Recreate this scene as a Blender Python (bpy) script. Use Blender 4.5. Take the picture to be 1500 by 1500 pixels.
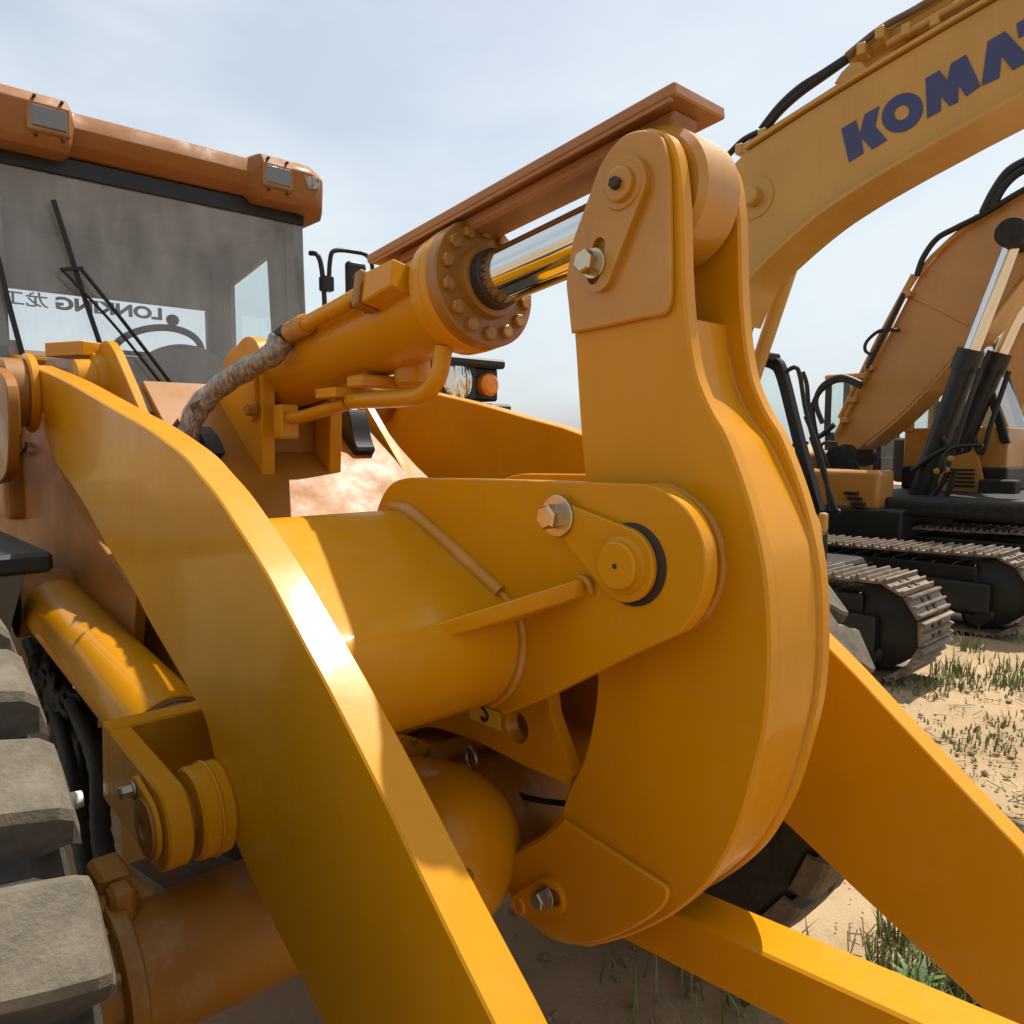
import bpy, bmesh, math, random
from math import radians as rad, sin, cos, pi, sqrt
from mathutils import Vector, Matrix, noise

random.seed(7)
for o in list(bpy.data.objects): bpy.data.objects.remove(o)
SC = bpy.context.scene
COL = SC.collection

# ------------------------------------------------------------------ camera
# world: X = loader forward, Y = loader left, Z up, metres; ground at Z = 0
FPX, YAW, PITCH, CAMH = 1120.0, rad(47.27), rad(5.1), 1.65
_F0 = Vector((-sin(YAW), cos(YAW), 0)); _R = Vector((cos(YAW), sin(YAW), 0)); _Z = Vector((0, 0, 1))
_F = _F0*cos(PITCH) - _Z*sin(PITCH); _U = _Z*cos(PITCH) + _F0*sin(PITCH)
CAMP = Vector((0, 0, CAMH))
cd = bpy.data.cameras.new('camera'); cam = bpy.data.objects.new('camera', cd); COL.objects.link(cam)
cd.sensor_width = 36.0; cd.lens = 36.0*FPX/1500.0; cd.clip_start = 0.02; cd.clip_end = 3000
cam.matrix_world = Matrix(((_R.x, _U.x, -_F.x, CAMP.x), (_R.y, _U.y, -_F.y, CAMP.y), (_R.z, _U.z, -_F.z, CAMP.z), (0, 0, 0, 1)))
SC.camera = cam
SC.render.resolution_x = SC.render.resolution_y = 1024

# ------------------------------------------------------------------ sky, sun, exposure
SUN = Vector((-0.02, 0.475, 0.88)).normalized()
W = bpy.data.worlds.new('World'); SC.world = W; W.use_nodes = True
wn, wl = W.node_tree.nodes, W.node_tree.links
wn.clear()
wo = wn.new('ShaderNodeOutputWorld'); bg = wn.new('ShaderNodeBackground'); bg.inputs['Strength'].default_value = 0.102
sky = wn.new('ShaderNodeTexSky'); sky.sky_type = 'NISHITA'; sky.sun_disc = False
sky.sun_elevation = math.asin(SUN.z); sky.sun_rotation = math.atan2(SUN.x, SUN.y)
sky.air_density = 1.0; sky.dust_density = 3.0; sky.ozone_density = 1.5; sky.altitude = 50
tc = wn.new('ShaderNodeTexCoord'); mp = wn.new('ShaderNodeMapping'); mp.inputs['Scale'].default_value = (1.0, 1.0, 2.6)
cn = wn.new('ShaderNodeTexNoise'); cn.inputs['Scale'].default_value = 1.9; cn.inputs['Detail'].default_value = 6; cn.inputs['Roughness'].default_value = 0.52
cn.inputs['Distortion'].default_value = 0.3
cr = wn.new('ShaderNodeValToRGB'); cr.color_ramp.elements[0].position = 0.36; cr.color_ramp.elements[1].position = 0.64
cr.color_ramp.elements[0].color = (0.50, 0.50, 0.50, 1); cr.color_ramp.elements[1].color = (0.94, 0.94, 0.94, 1)
mixc = wn.new('ShaderNodeMix'); mixc.data_type = 'RGBA'; mixc.inputs[7].default_value = (5.9, 6.45, 6.75, 1)
wl.new(tc.outputs['Generated'], mp.inputs['Vector']); wl.new(mp.outputs['Vector'], cn.inputs['Vector'])
wl.new(cn.outputs['Fac'], cr.inputs['Fac']); wl.new(cr.outputs['Color'], mixc.inputs[0]); wl.new(sky.outputs['Color'], mixc.inputs[6])
wl.new(mixc.outputs[2], bg.inputs['Color']); wl.new(bg.outputs['Background'], wo.inputs['Surface'])
sd = bpy.data.lights.new('sun', 'SUN'); sd.energy = 5.0; sd.angle = rad(0.6); sd.color = (1.0, 0.94, 0.84)
sun = bpy.data.objects.new('sun', sd); COL.objects.link(sun); sun.location = (0, 0, 30)
sun.rotation_euler = SUN.to_track_quat('Z', 'Y').to_euler()
SC.view_settings.view_transform = 'Standard'; SC.view_settings.look = 'None'; SC.view_settings.exposure = 0.48; SC.view_settings.gamma = 1.0
SC.view_settings.use_curve_mapping = False

SC.cycles.max_bounces = 7; SC.cycles.diffuse_bounces = 3; SC.cycles.glossy_bounces = 3; SC.cycles.transparent_max_bounces = 12

# ------------------------------------------------------------------ tracing helpers
def _ray(u, v): return _F + _R*((u - 750)/FPX) - _U*((v - 750)/FPX)
def P(u, v, Y):                       # point of the photo on the upright plane Y
    d = _ray(u, v); return CAMP + d*(Y/d.y)
def PX(u, v, X):                      # ... on the cross plane X
    d = _ray(u, v); return CAMP + d*(X/d.x)
def PG(u, v, z=0.0):                  # ... on level z
    d = _ray(u, v); return CAMP + d*((z - CAMH)/d.z)
def T(pts, Y): return [(P(u, v, Y).x, P(u, v, Y).z) for u, v in pts]
def S(pts, sub=6, closed=False):      # Catmull-Rom through points of any dimension
    n = len(pts); out = []
    g = (lambda i: pts[i % n]) if closed else (lambda i: pts[max(0, min(n-1, i))])
    for i in range(n if closed else n-1):
        p0, p1, p2, p3 = (Vector(g(i+k)) for k in (-1, 0, 1, 2))
        for k in range(sub):
            t = k/sub
            out.append(tuple(0.5*((2*p1) + (p2-p0)*t + (2*p0-5*p1+4*p2-p3)*t*t + (3*p1-p0-3*p2+p3)*t**3)))
    if not closed: out.append(tuple(pts[-1]))
    return out
def arc(cx, cz, r, a0, a1, n=16): return [(cx + r*cos(rad(a0 + (a1-a0)*i/n)), cz + r*sin(rad(a0 + (a1-a0)*i/n))) for i in range(n+1)]

# ------------------------------------------------------------------ materials
def mk(name):
    m = bpy.data.materials.new(name); m.use_nodes = True
    return m, m.node_tree.nodes, m.node_tree.links, m.node_tree.nodes['Principled BSDF']
def nz(n, l, scale, detail=4, rough=0.55, coord=None, stretch=None):
    c = n.new('ShaderNodeTexCoord'); t = n.new('ShaderNodeTexNoise')
    t.inputs['Scale'].default_value = scale; t.inputs['Detail'].default_value = detail; t.inputs['Roughness'].default_value = rough
    if stretch:
        q = n.new('ShaderNodeMapping'); q.inputs['Scale'].default_value = stretch
        l.new(c.outputs['Object'], q.inputs['Vector']); l.new(q.outputs['Vector'], t.inputs['Vector'])
    else: l.new(c.outputs['Object'], t.inputs['Vector'])
    return t
def ramp(n, l, src, p0, c0, p1, c1):
    r = n.new('ShaderNodeValToRGB'); r.color_ramp.elements[0].position = p0; r.color_ramp.elements[1].position = p1
    r.color_ramp.elements[0].color = (*c0, 1) if len(c0) == 3 else c0; r.color_ramp.elements[1].color = (*c1, 1) if len(c1) == 3 else c1
    l.new(src, r.inputs['Fac']); return r
def g3(x): return (x, x, x)
def mixrgb(n, l, fac, a, b):
    m = n.new('ShaderNodeMix'); m.data_type = 'RGBA'
    for sock, v in ((0, fac), (6, a), (7, b)):
        if isinstance(v, (int, float)): m.inputs[sock].default_value = v
        elif isinstance(v, tuple): m.inputs[sock].default_value = (*v[:3], 1)
        else: l.new(v, m.inputs[sock])
    return m.outputs[2]
def bump(n, l, b, src, strength, dist=0.002):
    k = n.new('ShaderNodeBump'); k.inputs['Strength'].default_value = strength; k.inputs['Distance'].default_value = dist
    l.new(src, k.inputs['Height']); l.new(k.outputs['Normal'], b.inputs['Normal'])
def paint(name, base, rough=0.3, coat=0.35, vary=0.10, dust=0.12, dustcol=(0.42, 0.33, 0.2), peel=0.06, coatr=0.12, chips=0.0, spec=0.4):
    m, n, l, b = mk(name)
    t = nz(n, l, 2.3, 5); dk = tuple(c*(1-vary) for c in base); lt = tuple(min(1, c*(1+vary*0.7)) for c in base)
    r = ramp(n, l, t.outputs['Fac'], 0.35, dk, 0.68, lt)
    t2 = nz(n, l, 7.0, 8, 0.68); r2 = ramp(n, l, t2.outputs['Fac'], 0.50, g3(0), 0.80, g3(dust*2.2))
    c = mixrgb(n, l, r2.outputs['Color'], r.outputs['Color'], dustcol)
    ts = nz(n, l, 16.0, 5, 0.6, stretch=(1.6, 1.6, 0.18)); rs = ramp(n, l, ts.outputs['Fac'], 0.46, g3(0), 0.80, g3(0.18)); c = mixrgb(n, l, rs.outputs['Color'], c, tuple(q*0.62 for q in base))
    if chips:
        t4 = nz(n, l, 34.0, 6, 0.7); r4 = ramp(n, l, t4.outputs['Fac'], 0.66, g3(0), 0.72, g3(chips))
        c = mixrgb(n, l, r4.outputs['Color'], c, (0.10, 0.055, 0.03))
    l.new(c, b.inputs['Base Color'])
    rr = ramp(n, l, t2.outputs['Fac'], 0.3, g3(rough*0.8), 0.8, g3(min(1, rough*1.7))); l.new(rr.outputs['Color'], b.inputs['Roughness'])
    b.inputs['Coat Weight'].default_value = coat; b.inputs['Coat Roughness'].default_value = coatr
    b.inputs['Specular IOR Level'].default_value = spec
    t3 = nz(n, l, 190, 2); bump(n, l, b, t3.outputs['Fac'], peel, 0.0015)
    return m
YEL = (0.525, 0.220, 0.0006)
M = {}
M['yellow'] = paint('loader_yellow_paint', YEL, 0.34, 0.20, 0.045, 0.025, coatr=0.09, spec=0.16, peel=0.10, chips=0.0)
M['frame'] = paint('frame_yellow_shaded', (0.27, 0.098, 0.0015), 0.45, 0.06, 0.14, 0.03)  # loader yellow darkened, deep shade behind the near arm put into the colour
M['flange'] = paint('flange_paint', (0.27, 0.108, 0.010), 0.42, 0.15, 0.18, 0.2, chips=0.25)
M['guard'] = paint('guard_brown_paint', (0.32, 0.128, 0.036), 0.5, 0.15, 0.16, 0.14, chips=0.2)
M['rockertop'] = paint('rocker_top_paint', (0.42, 0.178, 0.007), 0.4, 0.4, 0.10, 0.16, dustcol=(0.5, 0.36, 0.16))  # duller tan-mottled paint for the upper rocker fittings
M['axle'] = paint('axle_paint', (0.30, 0.118, 0.004), 0.5, 0.05, 0.25, 0.3, chips=0.4)
M['visor'] = paint('cab_visor_orange', (0.235, 0.086, 0.014), 0.6, 0.05, 0.08, 0.05, chips=0.03)
M['boomyel'] = paint('excavator_pale_yellow', (0.42, 0.215, 0.026), 0.38, 0.3, 0.07, 0.08)
M['boomora'] = paint('excavator_orange', (0.40, 0.175, 0.028), 0.4, 0.3, 0.07, 0.08)
M['bodyora'] = paint('excavator_body_orange', (0.37, 0.155, 0.017), 0.4, 0.3, 0.1, 0.1)
M['weld'] = paint('weld_paint', (0.46, 0.19, 0.003), 0.45, 0.2, 0.2, 0.2, peel=0.5)
def simple(name, col, rough, metal=0.0, vary=0.25, scale=12, bmp=0.0, spec=0.5):
    m, n, l, b = mk(name); t = nz(n, l, scale, 6, 0.6)
    r = ramp(n, l, t.outputs['Fac'], 0.3, tuple(c*(1-vary) for c in col), 0.75, tuple(min(1, c*(1+vary)) for c in col))
    l.new(r.outputs['Color'], b.inputs['Base Color']); b.inputs['Roughness'].default_value = rough; b.inputs['Metallic'].default_value = metal
    b.inputs['Specular IOR Level'].default_value = spec
    if bmp: bump(n, l, b, t.outputs['Fac'], bmp, 0.004)
    return m
M['black'] = simple('black_paint', (0.009, 0.009, 0.009), 0.42, spec=0.35)
M['plastic'] = simple('dark_plastic', (0.014, 0.014, 0.014), 0.5, spec=0.35)
M['rubber'] = simple('hose_rubber', (0.010, 0.010, 0.010), 0.5, bmp=0.1, spec=0.35)
M['chrome'] = simple('chrome_rod', (0.62, 0.63, 0.64), 0.07, 1.0, 0.03)
M['zinc'] = simple('zinc_bolt', (0.52, 0.45, 0.33), 0.32, 1.0, 0.15, 40)
M['steel'] = simple('dull_steel', (0.36, 0.33, 0.30), 0.4, 1.0, 0.25, 30)
M['rustbolt'] = simple('painted_bolt', (0.32, 0.145, 0.022), 0.45, 0.1, 0.3, 60)
M['darkhole'] = simple('dark_gap_and_fittings', (0.02, 0.012, 0.008), 0.6)
M['interior'] = simple('cab_interior', (0.21, 0.21, 0.205), 0.8, vary=0.3, scale=3)
M['console'] = simple('cab_console', (0.24, 0.22, 0.19), 0.75, vary=0.3, scale=4)
M['bracket'] = simple('dirty_brown_steel', (0.13, 0.075, 0.045), 0.6, 0.0, 0.4, 9, 0.1)
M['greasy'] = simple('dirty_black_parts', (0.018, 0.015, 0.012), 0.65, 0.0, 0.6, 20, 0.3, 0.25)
M['letter'] = simple('navy_letter', (0.025, 0.032, 0.11), 0.45, vary=0.08)
M['darkletter'] = simple('grey_letter', (0.06, 0.06, 0.062), 0.6, vary=0.08)
M['amber'] = simple('amber_lens', (0.75, 0.20, 0.01), 0.15)
M['whitefit'] = simple('white_fitting', (0.7, 0.68, 0.6), 0.5)
M['stickeryel'] = simple('label_yellow', (0.75, 0.50, 0.03), 0.5, vary=0.05)
M['trackpad'] = simple('dusty_track_steel', (0.17, 0.125, 0.09), 0.55, 0.35, 0.5, 6, 0.3)
M['lens'] = None
def lens_mat():
    m, n, l, b = mk('lamp_lens'); b.inputs['Base Color'].default_value = (0.16, 0.155, 0.15, 1); b.inputs['Roughness'].default_value = 0.22
    b.inputs['Metallic'].default_value = 0.55
    t = nz(n, l, 22, 4, 0.6, stretch=(1, 1, 3)); bump(n, l, b, t.outputs['Fac'], 0.3, 0.01); return m
M['lens'] = lens_mat()
def headlens():
    m, n, l, b = mk('headlamp_lens'); b.inputs['Base Color'].default_value = (0.7, 0.7, 0.68, 1); b.inputs['Roughness'].default_value = 0.1; b.inputs['Metallic'].default_value = 0.85
    t = nz(n, l, 18, 2, 0.4, stretch=(1, 1.6, 0.5)); bump(n, l, b, t.outputs['Fac'], 1.0, 0.05); return m
M['headlens'] = headlens()
def glass_mat(name, dust, tint=(0.75, 0.83, 0.83), streak=True):
    m, n, l, b = mk(name)
    out = n['Material Output']; tr = n.new('ShaderNodeBsdfTransparent'); tr.inputs['Color'].default_value = (*tint, 1)
    gl = n.new('ShaderNodeBsdfGlossy'); gl.inputs['Roughness'].default_value = 0.03; gl.inputs['Color'].default_value = (1, 1, 1, 1)
    fr = n.new('ShaderNodeFresnel'); fr.inputs['IOR'].default_value = 1.5
    m1 = n.new('ShaderNodeMixShader'); l.new(fr.outputs['Fac'], m1.inputs[0]); l.new(tr.outputs[0], m1.inputs[1]); l.new(gl.outputs[0], m1.inputs[2])
    df = n.new('ShaderNodeBsdfDiffuse'); df.inputs['Color'].default_value = (0.74, 0.75, 0.74, 1)
    t = nz(n, l, 4.0, 8, 0.6, stretch=(1, 2.0, 0.7)); r = ramp(n, l, t.outputs['Fac'], 0.34, g3(dust*0.65), 0.70, g3(dust*1.5))
    m2 = n.new('ShaderNodeMixShader'); l.new(r.outputs['Color'], m2.inputs[0]); l.new(m1.outputs[0], m2.inputs[1]); l.new(df.outputs[0], m2.inputs[2])
    l.new(m2.outputs[0], out.inputs['Surface']); return m
M['windshield'] = glass_mat('dusty_hazy_windshield_glass', 0.17, (0.93, 0.96, 0.96))  # diffuse film mixes real dust with a painted sky-reflection haze
M['glass'] = glass_mat('cab_side_glass', 0.05, (0.86, 0.95, 0.94))
M['rearglass'] = glass_mat('cab_rear_glass', 0.06, (0.97, 0.99, 0.99))
def wrap_mat():
    m, n, l, b = mk('plastic_wrapped_hose')
    t = nz(n, l, 70, 6, 0.7, stretch=(1.6, 1, 0.5)); r = ramp(n, l, t.outputs['Fac'], 0.40, (0.12, 0.085, 0.055), 0.66, (0.46, 0.40, 0.33))
    l.new(r.outputs['Color'], b.inputs['Base Color']); b.inputs['Roughness'].default_value = 0.22; b.inputs['Coat Weight'].default_value = 0.8
    b.inputs['Coat Roughness'].default_value = 0.08; bump(n, l, b, t.outputs['Fac'], 0.9, 0.012); return m
M['wrap'] = wrap_mat()
def tyre_mat(name, dusty):
    m, n, l, b = mk(name)
    t = nz(n, l, 22, 10, 0.7, stretch=(1, 0.6, 1)); t2 = nz(n, l, 170, 3, 0.7)
    r = ramp(n, l, t.outputs['Fac'], 0.30, (0.066, 0.054, 0.039) if dusty else (0.018, 0.017, 0.016), 0.74, (0.175, 0.145, 0.105) if dusty else (0.05, 0.044, 0.036))
    r2 = ramp(n, l, t2.outputs['Fac'], 0.52, g3(0), 0.75, g3(0.55)); c = mixrgb(n, l, r2.outputs['Color'], r.outputs['Color'], (0.08, 0.068, 0.052) if dusty else (0.03, 0.028, 0.025))
    l.new(c, b.inputs['Base Color']); b.inputs['Roughness'].default_value = 0.75; b.inputs['Specular IOR Level'].default_value = 0.25
    bump(n, l, b, t2.outputs['Fac'], 0.35, 0.006); return m
M['lug'] = tyre_mat('dusty_tread_rubber', True); M['tyre'] = tyre_mat('dark_tyre_rubber', False); M['tyreside'] = simple('lug_flank_shaded_rubber', (0.055, 0.045, 0.034), 0.85, vary=0.5, scale=30, bmp=0.3)  # lug flanks lack the dust and are darkened to stand for shade
def ground_mat():
    m, n, l, b = mk('sandy_ground')
    a = nz(n, l, 0.45, 6, 0.6); c = nz(n, l, 6.0, 8, 0.68); d = nz(n, l, 55, 5, 0.7)
    r = ramp(n, l, a.outputs['Fac'], 0.36, (0.31, 0.215, 0.122), 0.66, (0.43, 0.31, 0.185))
    r2 = ramp(n, l, c.outputs['Fac'], 0.52, g3(0), 0.74, g3(0.5)); c1 = mixrgb(n, l, r2.outputs['Color'], r.outputs['Color'], (0.21, 0.14, 0.08))
    r3 = ramp(n, l, d.outputs['Fac'], 0.62, g3(0), 0.74, g3(0.5)); c2 = mixrgb(n, l, r3.outputs['Color'], c1, (0.15, 0.105, 0.06))
    l.new(c2, b.inputs['Base Color']); b.inputs['Roughness'].default_value = 0.95; b.inputs['Specular IOR Level'].default_value = 0.1
    ad = n.new('ShaderNodeMath'); ad.operation = 'ADD'; l.new(c.outputs['Fac'], ad.inputs[0]); l.new(d.outputs['Fac'], ad.inputs[1])
    bump(n, l, b, ad.outputs[0], 0.42, 0.03); return m
M['ground'] = ground_mat()
def leaf_mat(name, c0, c1):
    m, n, l, b = mk(name); t = nz(n, l, 14, 3); r = ramp(n, l, t.outputs['Fac'], 0.3, c0, 0.7, c1); l.new(r.outputs['Color'], b.inputs['Base Color'])
    b.inputs['Roughness'].default_value = 0.55; b.inputs['Transmission Weight'].default_value = 0.0; return m
M['grass'] = leaf_mat('grass_blade', (0.07, 0.10, 0.025), (0.20, 0.21, 0.07))
M['leaf'] = leaf_mat('weed_leaf', (0.05, 0.10, 0.02), (0.13, 0.20, 0.05))
M['clod'] = simple('soil_clod', (0.26, 0.18, 0.10), 0.95, vary=0.4, scale=20)
M['twig'] = simple('dry_twig', (0.14, 0.10, 0.055), 0.9, vary=0.4)

# ------------------------------------------------------------------ object helpers
def attach(o, parent):
    if parent is None: return
    o.parent = parent
    mw = Matrix.Identity(4); q = parent
    chain = []
    while q is not None: chain.append(q); q = q.parent
    for q in reversed(chain): mw = mw @ (q.matrix_parent_inverse @ q.matrix_basis)
    o.matrix_parent_inverse = mw.inverted()
def empty(name, loc, label, cat, group=None):
    o = bpy.data.objects.new(name, None); COL.objects.link(o); o.location = loc; o.empty_display_size = 0.3
    o['label'] = label; o['category'] = cat
    if group: o['group'] = group
    return o
def obj(name, bm, mat, parent=None, ang=32, label=None):
    me = bpy.data.meshes.new(name); bmesh.ops.recalc_face_normals(bm, faces=bm.faces); bm.to_mesh(me); bm.free()
    for p in me.polygons: p.use_smooth = True
    me.set_sharp_from_angle(angle=rad(ang))
    if mat: me.materials.append(M[mat] if isinstance(mat, str) else mat)
    o = bpy.data.objects.new(name, me); COL.objects.link(o); attach(o, parent)
    if label: o['label'] = label
    return o
def plate(name, pts, y0, y1, mat, parent, bev=0.004, holes=(), label=None, seg=1):
    """outline in (x,z), extruded along Y between y0 and y1"""
    bm = bmesh.new()
    clean = []
    for p in pts:
        if not clean or (Vector(p)-Vector(clean[-1])).length > 1e-4: clean.append(p)
    if (Vector(clean[0])-Vector(clean[-1])).length < 1e-4: clean.pop()
    if not holes:
        vs = [bm.verts.new((x, y0, z)) for x, z in clean]; f = bm.faces.new(vs)
        r = bmesh.ops.extrude_face_region(bm, geom=[f])
        nv = [e for e in r['geom'] if isinstance(e, bmesh.types.BMVert)]
        bmesh.ops.translate(bm, verts=nv, vec=(0, y1-y0, 0))
        if bev:
            ed = [e for e in bm.edges if abs(e.verts[0].co.y - e.verts[1].co.y) < 1e-7]
            bmesh.ops.bevel(bm, geom=ed, offset=bev*0.8, segments=seg, profile=0.5, affect='EDGES', clamp_overlap=True)
    else:
        for yy in (y0, y1):
            es = []
            for loop in [clean]+[list(h) for h in holes]:
                vs = [bm.verts.new((x, yy, z)) for x, z in loop]
                es += [bm.edges.new((vs[i], vs[(i+1) % len(vs)])) for i in range(len(vs))]
            bmesh.ops.triangle_fill(bm, edges=es, use_beauty=True)
        bm.verts.ensure_lookup_table(); off = 0; tot = len(clean)+sum(len(h) for h in holes)
        for loop in [clean]+[list(h) for h in holes]:
            k = len(loop)
            for i in range(k):
                a, b_ = off+i, off+(i+1) % k
                bm.faces.new((bm.verts[a], bm.verts[b_], bm.verts[tot+b_], bm.verts[tot+a]))
            off += k
    return obj(name, bm, mat, parent, ang=20, label=label)
def frame_of(d):
    d = Vector(d).normalized(); a = Vector((0, 0, 1)) if abs(d.z) < 0.9 else Vector((1, 0, 0))
    x = a.cross(d).normalized(); return x, d.cross(x).normalized(), d
def lathe_bm(bm, p0, d, prof, segs=36, phase=0.0):
    x, y, d = frame_of(d); p0 = Vector(p0); rings = []
    for t, r in prof:
        if r < 1e-6: rings.append([bm.verts.new(p0+d*t)])
        else: rings.append([bm.verts.new(p0+d*t+(x*cos(2*pi*k/segs+phase)+y*sin(2*pi*k/segs+phase))*r) for k in range(segs)])
    for a, b in zip(rings, rings[1:]):
        for k in range(segs):
            k2 = (k+1) % segs
            if len(a) == 1 and len(b) == 1: continue
            if len(a) == 1: bm.faces.new((a[0], b[k2], b[k]))
            elif len(b) == 1: bm.faces.new((a[k], a[k2], b[0]))
            else: bm.faces.new((a[k], a[k2], b[k2], b[k]))
    for r in (rings[0], rings[-1]):
        if len(r) > 2: bm.faces.new(r)
def lathe(name, p0, d, prof, mat, parent, segs=36, label=None, phase=0.0):
    bm = bmesh.new(); lathe_bm(bm, p0, d, prof, segs, phase); return obj(name, bm, mat, parent, label=label)
def rod(name, p0, p1, r, mat, parent, segs=32, r2=None, ch=0.003, label=None):
    p0, p1 = Vector(p0), Vector(p1); L = (p1-p0).length; r2 = r if r2 is None else r2
    return lathe(name, p0, p1-p0, [(0, r-ch), (ch, r), (L-ch, r2), (L, r2-ch)], mat, parent, segs, label)
def hexbolt(name, p, d, r, h, mat, parent, washer=0.0, wmat=None, phase=0.3):
    bm = bmesh.new()
    d = Vector(d).normalized(); p = Vector(p)
    if washer: lathe_bm(bm, p, d, [(0, washer), (r*0.22, washer), (r*0.28, washer*0.96)], 28)
    z0 = r*0.28 if washer else 0
    lathe_bm(bm, p, d, [(z0, r), (z0+h*0.86, r), (z0+h, r*0.84)], 6, phase)
    return obj(name, bm, mat, parent, ang=20)
def sweep(name, pts, r, mat, parent, segs=12, sub=8, label=None, smooth=True, rfun=None):
    path = [Vector(p) for p in (S(pts, sub) if smooth else pts)]
    bm = bmesh.new(); rings = []; up = None
    for i, p in enumerate(path):
        t = (path[min(i+1, len(path)-1)]-path[max(i-1, 0)]).normalized()
        if up is None: up = frame_of(t)[0]
        up = (up - t*up.dot(t)).normalized(); b = t.cross(up)
        rr = r if rfun is None else rfun(i/(len(path)-1))
        ring = []
        for k in range(segs):
            a = 2*pi*k/segs; q = rr if rfun is None else rr*(1+0.06*noise.noise(p*38+Vector((cos(a), sin(a), 0))*0.9))
            ring.append(bm.verts.new(p+(up*cos(a)+b*sin(a))*q))
        rings.append(ring)
    for a, b in zip(rings, rings[1:]):
        for k in range(segs): bm.faces.new((a[k], a[(k+1) % segs], b[(k+1) % segs], b[k]))
    bm.faces.new(rings[0]); bm.faces.new(rings[-1])
    return obj(name, bm, mat, parent, ang=50, label=label)
def box(name, x0, x1, y0, y1, z0, z1, mat, parent, bev=0.006, label=None, shear=None):
    bm = bmesh.new(); bmesh.ops.create_cube(bm, size=1.0)
    for v in bm.verts:
        v.co = Vector((x0+(v.co.x+.5)*(x1-x0), y0+(v.co.y+.5)*(y1-y0), z0+(v.co.z+.5)*(z1-z0)))
        if shear: v.co = Vector(shear(v.co))
    if bev: bmesh.ops.bevel(bm, geom=list(bm.edges), offset=bev, segments=1 if bev < 0.02 else 3, profile=0.5, affect='EDGES', clamp_overlap=True)
    return obj(name, bm, mat, parent, ang=14 if bev >= 0.02 else 30, label=label)
def hexa(name, eight, mat, parent, bev=0.004, label=None):
    """box from 8 corners: bottom loop of four then top loop of four"""
    bm = bmesh.new(); v = [bm.verts.new(p) for p in eight]
    for f in ((0, 1, 2, 3), (4, 5, 6, 7), (0, 1, 5, 4), (1, 2, 6, 5), (2, 3, 7, 6), (3, 0, 4, 7)): bm.faces.new([v[i] for i in f])
    bmesh.ops.recalc_face_normals(bm, faces=bm.faces)
    if bev: bmesh.ops.bevel(bm, geom=list(bm.edges), offset=bev, segments=1 if bev < 0.02 else 3, profile=0.5, affect='EDGES', clamp_overlap=True)
    return obj(name, bm, mat, parent, ang=30, label=label)
def bar(name, p0, p1, w, h, mat, parent, up=(0, 0, 1), bev=0.003, label=None):
    p0, p1 = Vector(p0), Vector(p1); t = (p1-p0).normalized(); s = t.cross(Vector(up)).normalized(); u = s.cross(t)
    e = []
    for du in (-h/2, h/2):
        for p, q in ((p0, -1), (p1, -1), (p1, 1), (p0, 1)): e.append(p+s*(q*w/2)+u*du)
    return hexa(name, e, mat, parent, bev, label)
def torus_part(name, c, axis, R_, r, mat, parent, a0=0, a1=360, n=48, m=10, x=None, jitter=0.0):
    ax = Vector(axis).normalized(); e1, e2, _ = frame_of(ax)
    if x is not None: e1 = Vector(x).normalized(); e2 = ax.cross(e1)
    pts = [Vector(c)+(e1*cos(rad(a0+(a1-a0)*i/n))+e2*sin(rad(a0+(a1-a0)*i/n)))*R_ for i in range(n+1)]
    bm = bmesh.new(); rings = []
    for i, p in enumerate(pts):
        o_ = (p-Vector(c)).normalized(); k_ = 1+jitter*noise.noise(p*60)
        rings.append([bm.verts.new(p+(o_*cos(2*pi*j/m)+ax*sin(2*pi*j/m))*r*k_) for j in range(m)])
    for a, b in zip(rings, rings[1:]):
        for j in range(m): bm.faces.new((a[j], a[(j+1) % m], b[(j+1) % m], b[j]))
    if a1-a0 >= 360: bmesh.ops.remove_doubles(bm, verts=bm.verts, dist=1e-5)
    return obj(name, bm, mat, parent, ang=60)

# ================================================================== GROUND
def ground():
    def axis(lo, hi, step, far):
        c = []; x = lo
        while x <= hi: c.append(x); x += step
        k = step; a = [lo]; b = [c[-1]]
        while a[-1] > -far: k *= 1.35; a.append(a[-1]-k)
        k = step
        while b[-1] < far: k *= 1.35; b.append(b[-1]+k)
        return list(reversed(a[1:]))+c+b[1:]
    xs, ys = axis(-4.5, 1.5, 0.055, 900), axis(0.6, 9.0, 0.055, 900)
    bm = bmesh.new(); grid = []
    for x in xs:
        row = []
        for y in ys:
            d = max(0, min(1, 1-(abs(x+1.5)-4)/8))*max(0, min(1, 1-(abs(y-4.5)-6)/8))
            z = d*(0.020*noise.noise(Vector((x*0.9, y*0.9, 0)))+0.020*noise.noise(Vector((x*3.1, y*3.1, 4)))+0.006*noise.noise(Vector((x*8, y*8, 9)))-0.018)
            row.append(bm.verts.new((x, y, z)))
        grid.append(row)
    for a, b in zip(grid, grid[1:]):
        for j in range(len(ys)-1): bm.faces.new((a[j], b[j], b[j+1], a[j+1]))
    o = obj('ground', bm, 'ground', ang=180); o['kind'] = 'structure'; return o
ground()

# ================================================================== WHEEL LOADER
YC = 1.196
YN0, YN1 = 0.5376, 0.604           # near lift arm, outer and inner face
YF0, YF1 = 1.788, 1.855            # far lift arm
LD = empty('wheel_loader', (-2.2, YC, 0), 'orange yellow wheel loader with cab, lift arms and curved rocker, nearest the camera', 'loader')

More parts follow.
